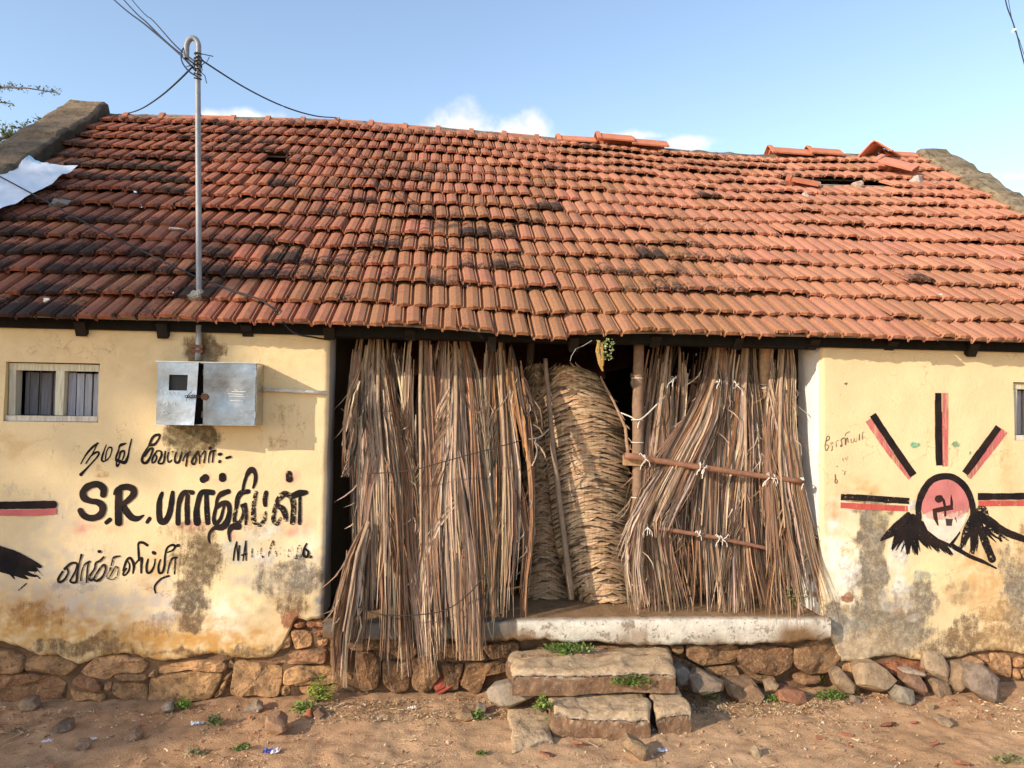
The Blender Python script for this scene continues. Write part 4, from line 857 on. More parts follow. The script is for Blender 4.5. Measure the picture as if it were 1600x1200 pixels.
# ---------------------------------------------------------------- stones
def hull_rock(name, pts, col, label, cat='rock', group=None, mat=None, cuts=1, rough=.006, flat=True):
    bm = bmesh.new()
    for p in pts: bm.verts.new(p)
    r = bmesh.ops.convex_hull(bm, input=bm.verts)
    bmesh.ops.delete(bm, geom=[e for e in r.get('geom_interior', []) if isinstance(e, bmesh.types.BMVert)], context='VERTS')
    bmesh.ops.delete(bm, geom=[v for v in bm.verts if not v.link_faces], context='VERTS')
    bmesh.ops.bevel(bm, geom=list(bm.edges), offset=rough * .4, segments=1, affect='EDGES', clamp_overlap=True)
    bmesh.ops.triangulate(bm, faces=bm.faces)
    bmesh.ops.subdivide_edges(bm, edges=[e for e in bm.edges if e.calc_length() > rough * 3], cuts=cuts, use_grid_fill=True)
    bmesh.ops.triangulate(bm, faces=bm.faces)
    sd_ = rnd() * 60; m = MB()
    for v in bm.verts:
        p = v.co; n = v.normal if v.normal.length else Vector((0, 0, 1))
        q = p + n * rough * fbm(p.x * 14 + sd_, p.y * 14, p.z * 14, 3)
        m.V(q, vary(tuple(q * 1.12 for q in col), .10)); v.index = len(m.v) - 1
    for f in bm.faces: m.Q(*[v.index for v in f.verts])
    bm.free()
    o = m.build(name, mat or M_ROCK, None)
    return tag(o, label, cat, group)
def rock(poly, col, label, depth=.14, base=None, lean=.2, group=None, name='rock', mat=None, taper=.72):
    by = max(p[1] for p in poly); bx = sum(p[0] for p in poly if p[1] > by - 8) / max(1, len([1 for p in poly if p[1] > by - 8]))
    g0 = gpt(bx, by); Y = (min(g0.y, 5.08) if base is None else base)
    P = []
    W3 = [at(x, y, Y) for x, y in poly]; c = sum(W3, Vector()) / len(W3); zmin = min(p.z for p in W3); h = max(p.z for p in W3) - zmin + .001
    for p in W3:
        up_ = (p.z - zmin) / h
        P.append(p + Vector((0, up_ * lean * h, 0)))
        for dy, sc in ((-depth * .22, taper), (depth * .55, .95), (depth, .7)):
            q = c + (p - c) * (sc + U(-.08, .08)); q.y = Y + dy + up_ * lean * h + U(-.1, .1) * depth; P.append(q)
    for p in W3:
        if p.z < zmin + h * .2: P.append(p + Vector((0, depth * .5, -.03)))
    n0 = len(W3); P = [p for i, p in enumerate(P) if i >= 4 * n0 or i % 4 == 0 or rnd() < .55]
    return hull_rock(name, P, tuple(q * .80 for q in col) if mat is None else col, label, 'rock', group, mat)
def zoomp(ox, oy, sc, L): return [(ox + x / sc, oy + y / sc) for x, y in L]
Z8 = lambda L: zoomp(1300, 1000, 5.333, L)
Z7 = lambda L: zoomp(1040, 960, 5.333, L)
Z4 = lambda L: zoomp(0, 880, 3.75, L)
Z5 = lambda L: zoomp(380, 920, 3.81, L)
Z3 = lambda L: zoomp(740, 920, 3.478, L)
GR = 'loose stones along the foot of the right wall'
rock(Z8([(230, 260), (280, 205), (400, 205), (480, 260), (560, 345), (500, 400), (440, 428), (290, 400), (205, 375)]), (.36, .245, .145), 'wide pale tan boulder with a rounded top under the right wall', .15, 5.0, group=GR)
rock(Z8([(20, 290), (60, 270), (100, 255), (150, 330), (215, 385), (185, 450), (130, 440), (40, 380)]), (.32, .215, .125), 'leaning tan slab beside the green weed clump', .10, 5.0, .3, group=GR)
rock(Z8([(580, 250), (690, 245), (790, 280), (790, 300), (650, 290), (590, 270)]), (.45, .33, .23), 'thin flat pale stone lying across the reddish rock', .10, 5.0, 0, group=GR)
rock(Z8([(600, 350), (640, 295), (740, 292), (790, 370), (800, 430), (760, 455), (690, 415)]), (.27, .15, .09), 'reddish brown jagged rock under the thin flat stone', .12, 4.97, .2, group=GR)
rock(Z8([(525, 480), (600, 402), (705, 430), (700, 530), (650, 546), (560, 525)]), (.29, .24, .17), 'small grey angular stone at the front of the rock pile', .12, None, .3, group=GR)
rock(Z8([(795, 115), (830, 100), (905, 112), (960, 150), (1003, 240), (975, 350), (850, 300), (797, 255)]), (.37, .26, .16), 'tall upright tan stone leaning on the right wall', .10, 5.06, .25, group=GR)
rock(Z8([(840, 330), (900, 335), (985, 375), (1005, 450), (940, 500), (870, 490), (850, 420)]), (.29, .185, .11), 'rounded brown stone in front of the tall upright one', .12, 4.99, .2, group=GR)
rock(Z8([(1012, 350), (1060, 260), (1100, 215), (1190, 215), (1185, 300), (1165, 370), (1080, 432), (1030, 410)]), (.31, .205, .12), 'brown pointed stone between the tall stone and the big block', .12, 5.0, .3, group=GR)
rock(Z8([(1168, 370), (1215, 290), (1270, 222), (1340, 240), (1445, 345), (1395, 505), (1350, 532), (1180, 432)]), (.25, .185, .135), 'big square grey-brown block at the right end of the rock pile', .17, None, .35, group=GR)
rock(Z8([(790, 535), (830, 525), (862, 545), (850, 590), (805, 580)]), (.42, .29, .16), 'small yellowish stone in front of the rock pile', .05, None, group=GR)
rock(Z8([(165, 490), (195, 470), (240, 500), (235, 530), (180, 520)]), (.30, .22, .15), 'small dark grey pebble beside the weed clump', .05, None, group=GR)
rock(Z8([(880, 670), (930, 650), (990, 665), (1025, 700), (980, 730), (910, 715)]), (.38, .26, .155), 'flat tan stone alone on the bare earth at right', .08, None, .6)
GS = 'stones lying between the steps and the right wall'
rock(Z7([(520, 600), (620, 585), (780, 590), (830, 660), (790, 752), (650, 740), (540, 690)]), (.29, .17, .09), 'broad low brown stone half sunk in the earth right of the steps', .2, None, .9, group=GS)
rock(Z7([(945, 640), (1040, 630), (1165, 655), (1185, 740), (1080, 745), (950, 715)]), (.32, .14, .075), 'reddish brick-like stone right of the broad low one', .14, None, .2, group=GS)
rock(Z7([(835, 580), (900, 555), (950, 590), (925, 635), (850, 625)]), (.38, .26, .15), 'small tan stone behind the reddish brick-like one', .08, 4.98, group=GS)
rock(Z7([(80, 470), (160, 440), (230, 500), (210, 590), (100, 600)]), (.24, .20, .16), 'grey rounded stone in the shadow beside the upper step', .14, 4.95, group=GS)
rock(Z7([(215, 530), (340, 500), (500, 570), (490, 640), (300, 680), (235, 650)]), (.22, .16, .11), 'large flat stone in the shadow right of the steps', .2, 4.85, .5, group=GS)
GL = 'stones scattered on the earth left of the steps'
rock(Z5([(128, 790), (140, 768), (205, 765), (262, 815), (255, 850), (182, 882), (125, 840)]), (.36, .20, .11), 'fist-sized orange-brown stone alone on the earth at left', .12, None, .2, group=GL)
rock(Z5([(372, 730), (400, 720), (412, 765), (385, 778), (370, 760)]), (.45, .15, .07), 'small orange brick chip beside the left weed', .05, None, group=GL)
rock(Z5([(415, 735), (450, 722), (485, 750), (460, 775), (420, 770)]), (.28, .15, .09), 'small brown stone beside the orange brick chip', .06, None, group=GL)
rock(Z5([(40, 690), (80, 675), (110, 700), (100, 735), (60, 738)]), (.38, .27, .18), 'crumbly tan clod near the foot of the left wall', .07, None, group=GL)
rock(Z4([(105, 830), (130, 800), (190, 800), (212, 840), (180, 872), (120, 870)]), (.30, .20, .13), 'grey clod close under the left rubble wall', .1, None, group=GL)
rock(Z4([(300, 965), (330, 938), (400, 945), (425, 975), (390, 1000), (320, 1003)]), (.20, .13, .09), 'flat dark stone on the shaded earth at left', .1, None, .4, group=GL)
rock(Z4([(725, 1030), (740, 985), (790, 978), (822, 1010), (810, 1045), (750, 1050)]), (.33, .20, .125), 'pale brown knobbly clod in the left foreground', .09, None, .2, group=GL)
rock(Z4([(430, 1075), (450, 1045), (500, 1040), (525, 1065), (500, 1095), (450, 1098)]), (.33, .21, .14), 'light clod beside the shredded plastic at left', .07, None, .2, group=GL)
rock(Z4([(940, 850), (960, 825), (1000, 822), (1018, 855), (985, 870), (950, 868)]), (.30, .23, .17), 'grey half-buried stone under the left rubble wall', .08, None, .3, group=GL)
rock(Z4([(1420, 870), (1445, 835), (1500, 820), (1540, 850), (1500, 880)]), (.33, .24, .16), 'pale stone below the corner of the left wall', .08, None, .3, group=GL)
rock(Z3([(800, 850), (850, 815), (900, 840), (958, 870), (930, 940), (880, 910)]), (.36, .23, .125), 'tan wedge-shaped stone in front of the lower step', .1, None, .2)
rock(Z3([(1470, 560), (1530, 530), (1590, 590), (1560, 630), (1480, 610)]), (.31, .18, .10), 'brown lump at the edge of the step shadow', .1, None, .3, group=GS)
rock(Z3([(1520, 890), (1545, 860), (1570, 890), (1555, 915), (1525, 915)]), (.42, .32, .2), 'small pale wedge stone in the right foreground', .05, None, .2)
rock(Z3([(70, 570), (100, 545), (200, 528), (330, 540), (385, 565), (290, 610), (200, 640), (140, 640), (85, 610)]), (.29, .225, .16), 'whitewashed broken lump left of the steps', .12, 4.78, .4, mat=M_LIP)
rock(Z5([(1375, 740), (1400, 685), (1450, 690), (1450, 725), (1400, 750)]), (.26, .19, .14), 'grey stone in front of the whitewashed lump', .08, None, .2)
rock(Z5([(1265, 770), (1300, 740), (1360, 745), (1375, 775), (1320, 790)]), (.40, .25, .13), 'tan clod left of the whitewashed lump', .08, None, .2)
# terracotta chips
for i, (px, py, s, lb) in enumerate(((1325, 1152, 14, 'largest broken terracotta chip at the right edge of the earth'), (1283, 1157, 13, 'terracotta chip lying right of the step shadow'), (905, 1165, 14, 'upright red tile chip in front of the lower step'), (855, 1182, 16, 'red tile shard left of the upright chip'), (1428, 1132, 10, 'thin red chip below the grey stone pile'), (1461, 1164, 12, 'red tile flake alone in the right foreground'), (1506, 1196, 16, 'red tile flake at the bottom edge of the picture'), (1386, 1135, 18, 'curved red tile fragment under the stone pile'))):
    p = gpt(px, py); a = U(0, 3); P = []
    for k in range(5):
        t = k / 5 * 6.28 + U(-.3, .3); r = s / 270 * U(.6, 1.1)
        for z in (0, .014): P.append(p + Vector((math.cos(t) * r, math.sin(t) * r * .6, z + U(0, .012) + .3 * r * math.cos(t + a))))
    hull_rock('tile_chip', P, vary((.31, .125, .075), .2), lb, 'tile chip', 'broken terracotta chips on the earth', cuts=1, rough=.004)
# ---------------------------------------------------------------- steps
def slab(front, back, zt, zb, Yf, Yb, col, label):
    """front: two pixels of the top front edge, back: two pixels of the top back edge"""
    fl, fr_ = atz(*front[0], zt), atz(*front[1], zt); bl, br = atz(*back[0], zt), atz(*back[1], zt)
    lo = [Vector((p.x + U(-.02, .02), p.y - U(0, .015), zb)) for p in (fl, fr_)]
    nx, ny, nz_ = 60, 18, 14; m = MB(); seed = rnd() * 40
    def P(u, v, w):
        a = fl.lerp(fr_, u); b = bl.lerp(br, u); p = a.lerp(b, v); p.z = lerp(zb, zt, w); 
        d = min(u, 1 - u) * (fr_ - fl).length; e = min(v, 1) * (bl - fl).length; f = (1 - w) * (zt - zb)
        r = .03
        # round the outer edges
        if d < r and f < r: p.z -= r * (1 - math.sqrt(max(0, 1 - (1 - d / r) ** 2))) * .6
        if e < r and f < r: p.z -= r * (1 - math.sqrt(max(0, 1 - (1 - e / r) ** 2))) * .7
        k = .026 * fbm(p.x * 5 + seed, p.y * 5, p.z * 5, 5)
        p += Vector((k, k * max(0, 1 - v * 4), k * .8 * min(1, max(0, (w - .35) / .65)) ** 2)); return p
    def face(fn, na, nb, flip):
        ids = [[m.V(fn(i / na, j / nb), vary(step_col(fn is FT, j / nb, i, j), .09)) for j in range(nb + 1)] for i in range(na + 1)]
        for i in range(na):
            for j in range(nb):
                q = (ids[i][j], ids[i + 1][j], ids[i + 1][j + 1], ids[i][j + 1]); m.Q(*(q[::-1] if flip else q))
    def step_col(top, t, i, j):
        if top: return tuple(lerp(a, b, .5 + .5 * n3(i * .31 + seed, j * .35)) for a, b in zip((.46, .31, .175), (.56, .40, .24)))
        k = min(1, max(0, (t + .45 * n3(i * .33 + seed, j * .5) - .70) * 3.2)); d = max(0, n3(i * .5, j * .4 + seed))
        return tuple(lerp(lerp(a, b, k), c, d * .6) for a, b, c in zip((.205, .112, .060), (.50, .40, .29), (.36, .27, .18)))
    FT = lambda a, b: P(a, b, 1)
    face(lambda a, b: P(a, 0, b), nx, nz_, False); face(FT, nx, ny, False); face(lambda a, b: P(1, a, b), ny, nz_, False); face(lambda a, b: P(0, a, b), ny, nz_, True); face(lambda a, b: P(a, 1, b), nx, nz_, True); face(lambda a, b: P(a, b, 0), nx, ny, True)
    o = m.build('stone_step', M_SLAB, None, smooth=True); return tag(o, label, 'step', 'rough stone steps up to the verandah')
slab([(802, 1048), (1057, 1044)], [(797, 1017), (1041, 1005)], .305, .155, 0, 0, (.25, .165, .095), 'long upper stone step below the whitewashed verandah edge')
slab([(862, 1112), (1018, 1113)], [(854, 1074), (1008, 1072)], .135, -.04, 0, 0, (.25, .165, .095), 'wide lower stone step with white specks on its front')
slab([(1028, 1110), (1078, 1108)], [(1009, 1072), (1060, 1073)], .135, -.04, 0, 0, (.24, .155, .09), 'narrow stone block at the right end of the lower step')
slab([(803, 1166), (868, 1150)], [(792, 1105), (852, 1105)], .03, -.05, 0, 0, (.27, .165, .09), 'low flat slab sunk in the earth left of the lower step')
P = [at(x, y, Y) for x, y in ((812, 1022), (1040, 1022), (1045, 1040), (815, 1040), (850, 1078), (1050, 1075), (860, 1076)) for Y in (4.98, 5.1)]
hull_rock('rubble_block', P, (.25, .16, .09), 'rough block packed behind the stone steps', 'rock', mat=M_STONE)
# ---------------------------------------------------------------- dry coconut fronds hung across the open bay
STRAW = [(.44, .335, .25), (.36, .265, .19), (.58, .46, .36), (.31, .21, .145), (.235, .15, .10), (.42, .345, .285), (.48, .345, .235), (.34, .195, .115)]
DARKS = [(.10, .07, .05), (.15, .10, .07), (.07, .055, .045), (.20, .13, .085), (.13, .115, .10)]
def leaflet(mb, pts, w, col, roll):
    """pts: world points from root to tip; a folded strip"""
    n = len(pts); prev = None
    for i, p in enumerate(pts):
        d = (pts[min(i + 1, n - 1)] - pts[max(i - 1, 0)])
        if d.length < 1e-6: d = Vector((0, 0, -1))
        d.normalize(); s = d.cross(Vector((0, -1, 0)))
        if s.length < .01: s = Vector((1, 0, 0))
        s.normalize(); s = Matrix.Rotation(roll + i * .05, 3, d) @ s; nn = d.cross(s)
        t = i / (n - 1); ww = w * min(1, .45 + t * 4) * (1 if t < .55 else max(.12, 1 - (t - .55) / .5))
        q = (mb.V(p - s * ww, col), mb.V(p + nn * ww * .3, vary(col, .06)), mb.V(p + s * ww, vary(col, .12)))
        if prev: mb.Q(prev[0], prev[1], q[1], q[0]); mb.Q(prev[1], prev[2], q[2], q[1])
        prev = q
def bundle(name, label, rows, n, ya, yb, group, dark=.2, t0=.35, tail=.06, wid=(.0042, .0105), stem=True, wild=.08, thick=.07, pal=None):
    """rows (y, x centre, half width) in photograph pixels from the tied top to the tips; ya, yb the depth plane at top and bottom"""
    mb = MB(); y0, y1 = rows[0][0], rows[-1][0]; H = y1 - y0
    def pt(u, yy, dep, wob):
        xc = interp(rows, yy, 1); hw = interp(rows, yy, 2); t = (yy - y0) / H
        Y = lerp(ya, yb, min(1.1, max(0, t))) - thick * (1 - u * u) * min(1, t * 2 + .02) * dep
        return at(xc + u * hw + wob, yy, Y)
    k = 0; n = int(n * 1.15)
    while k < n:
        # one lock: leaflets that leave the midrib side by side and hang down
        herring = rnd() < .6; stray = rnd() < .10
        ue = U(-1, 1); ue *= .75 + .25 * abs(ue); sp = U(.05, .2); base = random.choice(DARKS) if rnd() < dark else random.choice(pal or STRAW); rl = random.gauss(0, .6); dep0 = U(.05, 1)
        if herring: u0 = ue * U(0, .7); s0 = U(0, .62); e0 = min(1, s0 + U(.30, .62))
        else: u0 = ue * U(.6, 1); s0 = rnd() ** 1.5 * t0; e0 = 1 - rnd() ** 1.7 * .45
        if stray: ue = max(-1.2, min(1.2, u0 + random.choice((-1, 1)) * U(.6, 1.4))); sp = .04
        kk = U(1.6, 3.5); fl0 = random.gauss(0, 1) * wild * 30
        for q in range(random.randint(4, 12)):
            k += 1; u1 = max(-1.25, min(1.25, ue + random.gauss(0, 1) * sp)); ua = u0 + random.gauss(0, .03) + (0 if herring else random.gauss(0, sp * .5))
            s = max(0, s0 + (q * .012 if herring else random.gauss(0, .05))); e = min(1 + tail, e0 + random.gauss(0, tail) + (q * .010 if herring else 0) + (tail * 1.5 if rnd() < .12 else 0))
            ys = y0 + H * s; ye = y0 + H * e
            if ye - ys < H * .15: ye = ys + H * .18
            c = tuple(w_ * g_ for w_, g_ in zip(vary(base if rnd() < .72 else random.choice(STRAW + DARKS), .30), (1.06, .97, .86))); dep = max(0, dep0 + U(-.2, .2)); f2 = fl0 + random.gauss(0, 1) * wild * 16; m = 8; pts = []
            for i in range(m):
                t = i / (m - 1); g = (1 - math.exp(-kk * t)) / (1 - math.exp(-kk)) if herring else t
                pts.append(pt(lerp(ua, u1, g), lerp(ys, ye, t), dep, f2 * t ** 3 + random.gauss(0, .5)))
            leaflet(mb, pts, U(*wid) * (1.6 if rnd() < .1 else 1), c, rl + random.gauss(0, .35))
    # broken wisps
    for k in range(int(n * .09)):
        u = random.choice((-1, 1)) * U(.6, 1.1); yy = y0 + H * U(.15, .8); p0 = pt(u, yy, .8, 0); a = U(-.9, .9); l = U(.06, .22)
        pts = [p0 + Vector((math.sin(a) * l * t + .02 * math.sin(t * 4), -.06 * t * rnd(), -math.cos(a) * l * t)) for t in (0, .33, .66, 1)]
        leaflet(mb, pts, U(.003, .006), vary(random.choice(STRAW), .2), U(-1, 1))
    o = mb.build(name, M_STRAW, None); tag(o, label, 'palm fronds', group)
    if stem:
        st = MB(); pts = [pt(stem_u, y0 + H * t, 1.12, 0) for t, stem_u in ((0, .1), (.2, .02), (.45, -.05), (.7, -.1))]
        st.tube(pts, [.014, .012, .009, .005], (.42, .29, .19), 6)
        ob = MB(); ob.v, ob.f, ob.c, ob.a, ob.t = st.v, st.f, st.c, st.a, st.t
        ob.build('midrib', M_STRAW, o)
    return o
GB = 'dry palm frond bundles screening the verandah'
bundle('palm_frond_bundle', 'dark inner layer of fronds filling the gap behind the two big left bundles', [(536, 660, 60), (640, 665, 85), (800, 675, 95), (975, 675, 95)], 150, 5.50, 5.34, GB, .9, .2, stem=False, wild=.25)
bundle('palm_frond_bundle', 'big pale frond bundle nearest the left yellow wall, reaching below the verandah edge', [(528, 588, 34), (565, 585, 44), (640, 590, 54), (740, 602, 54), (850, 606, 50), (960, 606, 54), (1030, 602, 62)], 380, 5.42, 5.03, GB, .22, wild=.13, tail=.055)
bundle('palm_frond_bundle', 'grey thin frond between the two big left bundles, shorter than both', [(532, 655, 30), (600, 655, 38), (700, 658, 42), (820, 662, 44), (985, 664, 44)], 190, 5.38, 5.16, GB, .35, wild=.15)
bundle('palm_frond_bundle', 'ragged wisps of fronds sticking out beside the left wall corner', [(560, 572, 8), (620, 556, 20), (680, 548, 18), (735, 545, 12)], 46, 5.33, 5.12, GB, .15, .5, stem=False, wild=.3)
bundle('palm_frond_bundle', 'small low frond bundle bent over at its knot beside the left wall foot', [(815, 575, 6), (868, 556, 18), (930, 548, 24), (1000, 536, 22), (1060, 532, 20)], 120, 5.10, 5.0, GB, .12, .3, wild=.12)
bundle('palm_frond_bundle', 'second frond bundle from the left with a straight pale midrib, reaching the verandah edge', [(528, 708, 32), (570, 712, 44), (660, 712, 56), (760, 714, 62), (860, 720, 64), (960, 724, 60), (1008, 726, 56)], 400, 5.42, 5.03, GB, .2, wild=.13, tail=.05)
bundle('palm_frond_bundle', 'shadowed frond bundle beside the woven panels with dark right edge', [(528, 778, 32), (575, 780, 38), (650, 786, 42), (740, 793, 42), (840, 794, 38), (940, 788, 30)], 230, 5.42, 5.10, GB, .3)
bundle('palm_frond_bundle', 'short brown frond tuft hanging over the edge of the dark woven panel', [(534, 800, 8), (590, 808, 18), (660, 822, 18), (710, 826, 12)], 60, 5.32, 5.14, GB, .2, .4, stem=False, pal=[(.40, .22, .10), (.46, .28, .14), (.32, .17, .08)])
bundle('palm_frond_bundle', 'thin loose fronds sweeping left across the right upright post', [(700, 1060, 20), (760, 1015, 26), (820, 990, 20), (890, 985, 14), (945, 990, 12)], 70, 5.26, 5.2, GB, .1, .4, stem=False, wild=.25)
bundle('palm_frond_bundle', 'dark inner layer of fronds behind the two tied poles', [(540, 1120, 90), (650, 1120, 120), (800, 1120, 128), (940, 1135, 130)], 330, 5.50, 5.52, GB, .85, .2, stem=False, wild=.25)
bundle('palm_frond_bundle', 'frond bundle just right of the upright post behind the upper pole', [(530, 1042, 32), (590, 1036, 40), (680, 1026, 42), (780, 1024, 42), (870, 1034, 42), (948, 1046, 46)], 300, 5.44, 5.30, GB, .22, wild=.15, tail=.07)
bundle('palm_frond_bundle', 'twisted frond bundle swept to the left over the upper pole', [(532, 1122, 16), (600, 1116, 24), (650, 1100, 34), (710, 1070, 36), (770, 1040, 36), (820, 1018, 26)], 230, 5.42, 5.20, GB, .22, wild=.15, tail=.07)
bundle('palm_frond_bundle', 'middle frond bundle hanging straight between the two poles', [(532, 1125, 30), (600, 1118, 36), (740, 1104, 46), (840, 1100, 48), (945, 1108, 58)], 320, 5.43, 5.28, GB, .22, wild=.15, tail=.07)
bundle('palm_frond_bundle', 'frond bundle whose tips spread in a fan over the verandah edge', [(530, 1165, 26), (590, 1162, 34), (700, 1168, 38), (800, 1166, 40), (880, 1172, 46), (950, 1186, 66)], 330, 5.42, 5.24, GB, .22, wild=.15, tail=.07)
bundle('palm_frond_bundle', 'rightmost frond bundle leaning on the white side of the right wall', [(532, 1222, 20), (575, 1222, 26), (650, 1216, 30), (760, 1222, 33), (850, 1233, 40), (950, 1247, 52)], 320, 5.38, 5.08, GB, .22, wild=.15, tail=.07)

# woven panels
def mat_panel(label, rows, Y, n_rows, cols, light, bulge=.09):
    mb = MB(); y0, y1 = rows[0][0], rows[-1][0]
    def P(u, yy, o=0):
        return at(interp(rows, yy, 1) + u * interp(rows, yy, 2), yy, Y - bulge * (1 - u * u) - o)
    base = []; 
    for i in range(41):
        yy = lerp(y0, y1, i / 40); base.append([mb.V(P(u, yy, -.012), vary((.17, .11, .065), .2)) for u in np.linspace(-1, 1, 9)])
    for i in range(40):
        for k in range(8): mb.Q(base[i][k], base[i][k + 1], base[i + 1][k + 1], base[i + 1][k])
    for r in range(n_rows):
        yy = lerp(y0, y1, (r + .5) / n_rows); sh = (r % 2) * .5
        for c in range(cols + 1):
            u = -1 + 2 * (c + sh + U(-.14, .14)) / cols
            if abs(u) > 1.06: continue
            sl = lerp(-17, 15, min(1, max(0, (u + .75) / 1.5))) + random.gauss(0, 3)    # plait: left flaps rise to the right, right flaps fall
            L = 1.75 / cols * U(.7, 1.3); w = (y1 - y0) / n_rows * U(1.0, 1.5)
            cc = vary(random.choice([(.47, .30, .165), (.53, .35, .20), (.38, .235, .125), (.57, .395, .24)]), .18)
            if rnd() < .10: cc = vary((.15, .095, .055), .2)
            cc = tuple(q * light for q in cc); q = []; od = U(.005, .012); cur = U(-.2, .5)
            for i in range(6):
                t = i / 5; uu = max(-1.04, min(1.04, u + (t - .5) * 2 * L)); ww = w * (.12 + .88 * math.sin(math.pi * min(1, .12 + t * .88)) ** .7); yc = yy + (t - .5) * sl + cur * w * math.sin(math.pi * t)
                q.append((mb.V(P(uu, yc - ww * .5, .004), cc), mb.V(P(uu, yc, .008 + od * .5 * math.sin(math.pi * t)), vary(cc, .06)), mb.V(P(uu, yc + ww * .5, .006 + od * (.4 + .6 * t)), vary(cc, .10))))
            for a, b in zip(q, q[1:]): mb.Q(a[0], b[0], b[1], a[1]); mb.Q(a[1], b[1], b[2], a[2])
    # fringe
    for k in range(70):
        u = random.choice((-1.0, 1.0)) if rnd() < .65 else U(-1, 1); yy = U(y0, y1) if abs(u) == 1 else random.choice((y0, y1)); p = P(u, yy, .01); a = U(-1, 1)
        l = U(.03, .09); leaflet(mb, [p, p + Vector((u * l * .4, -.02, -l * .3)), p + Vector((u * l * .7, -.03, -l * .7 + .02 * a))], .004, vary((.4, .27, .16), .2), U(-1, 1))
    o = mb.build('woven_palm_panel', M_STRAW, None); return tag(o, label, 'woven mat', 'woven palm leaf panels standing in the doorway')
mat_panel('dark narrow woven panel standing behind the leaning stick', [(570, 838, 14), (650, 842, 26), (760, 846, 28), (900, 850, 34), (935, 852, 36)], 5.68, 84, 5, .74)
mat_panel('big arched pale woven panel in the middle of the doorway', [(572, 884, 20), (584, 890, 40), (610, 898, 52), (660, 912, 60), (740, 920, 62), (850, 928, 58), (915, 940, 52), (940, 955, 45)], 5.56, 98, 6, 1.05, .11)

# ---------------------------------------------------------------- posts, poles, stick, ropes
def pole(name, label, pix, Y, r, col, cat='pole', group=None, n=10, mat=None):
    mb = MB(); pts = []; rr = []
    for (a, b), (ya, yb) in zip(zip(pix, pix[1:]), zip(Y, Y[1:])):
        for k in range(8):
            t = k / 8; pts.append(at(lerp(a[0], b[0], t), lerp(a[1], b[1], t), lerp(ya, yb, t)) + Vector((U(-.003, .003), U(-.002, .002), U(-.002, .002)))); 
    pts.append(at(*pix[-1], Y[-1])); N = len(pts); r0, r1 = r if isinstance(r, tuple) else (r, r)
    rr = [lerp(r0, r1, i / (N - 1)) * (1 + U(-.06, .06)) for i in range(N)]
    mb.tube(pts, rr, col, n); return tag(mb.build(name, mat or M_BAMBOO, None, smooth=True), label, cat, group)
def tie(parent, px, py, Y, r, name='rope_tie', loops=3, tails=2, sc=1):
    mb = MB(); c = at(px, py, Y); col = (.72, .68, .60)
    for k in range(loops):
        o = (k - loops / 2) * .010 * sc; tl = U(-.4, .4); pts = []
        for i in range(13):
            a = i / 12 * 2 * math.pi; pts.append(c + Vector((o + tl * .02 * math.sin(a) if abs(r[0]) > 0 else 0, 0, 0)) + Vector((r[0] * math.cos(a) , -abs(r[2]) * math.sin(a), r[1] * math.cos(a) + (o if r[0] else 0))))
        mb.tube(pts, .0035, vary(col, .08), 5)
    for k in range(tails):
        a = U(-1.4, 1.4); l = U(.015, .05) * sc; s = random.choice((-1, 1)); p = c + Vector((0, -abs(r[2]) - .006, 0))
        mb.tube([p, p + Vector((math.sin(a) * l * .5, -.012, .4 * l * s)), p + Vector((math.sin(a) * l, -.004, l * s * .9)), p + Vector((math.sin(a) * l * 1.2, 0, l * s * 1.1 - .02))], .003, vary(col, .08), 5)
    mb.build(name, M_ROPE, parent)
BR = (.34, .20, .12)
po = pole('upright_post', 'brown upright post with white rope rings between the woven panel and the fronds', [(998, 525), (996, 740), (999, 958)], (5.32, 5.33, 5.36), (.036, .042), (.24, .15, .095), 'post')
for y in (590, 655, 690, 712, 722, 776, 906, 912): tie(po, 997, y, 5.33, (.042, 0, .045), loops=1, tails=1 if y in (655, 712) else 0)
tag(po, None, None, 'upright posts in the verandah opening')
p2 = pole('upright_post', 'thick tan upright post half hidden by the fronds near the right wall', [(1196, 525), (1197, 640), (1197, 955)], (5.44, 5.44, 5.46), .052, (.42, .27, .15), 'post', 'upright posts in the verandah opening')
for y in (600, 606): tie(p2, 1196, y, 5.44, (.056, 0, .06), loops=1, tails=0)
pole('upright_post', 'slim dark upright post at the top of the dark woven panel', [(829, 525), (826, 700), (826, 940)], (5.8, 5.8, 5.82), .03, (.13, .085, .055), 'post', 'upright posts in the verandah opening')
GP = 'horizontal poles tied across the right fronds'
pa = pole('tied_pole', 'upper horizontal pole tied with white rope knots over the fronds', [(976, 712), (1100, 731), (1256, 753)], (5.24, 5.19, 5.16), (.023, .019), (.25, .12, .07), 'pole', GP)
for x, y in ((1007, 717), (1092, 730), (1098, 731), (1200, 744), (1207, 745), (1252, 752)): tie(pa, x, y, 5.19, (0, .027, .027), tails=4, loops=3)
pb = pole('tied_pole', 'lower thinner horizontal pole tied with white rope knots', [(1008, 822), (1110, 838), (1212, 860)], (5.24, 5.19, 5.18), (.016, .013), (.24, .115, .07), 'pole', GP)
for x, y in ((1010, 823), (1090, 834), (1122, 841), (1127, 842), (1207, 858)): tie(pb, x, y, 5.19, (0, .019, .02), tails=4, loops=3)
pc = pole('tied_pole', 'shadowed horizontal pole high up under the eave behind the fronds', [(985, 586), (1090, 597), (1190, 607)], (5.46, 5.46, 5.48), .016, (.13, .08, .05), 'pole', GP)  # coloured darker than the other poles to carry the eave's shade
for x in (1050, 1120, 1148): tie(pc, x, 586 + (x - 985) * .1, 5.35, (0, .022, .03), tails=3)
pole('leaning_stick', 'long grey stick leaning in front of the woven panels', [(852, 560), (864, 700), (893, 936)], (5.46, 5.44, 5.42), (.015, .023), (.27, .195, .135), 'stick')
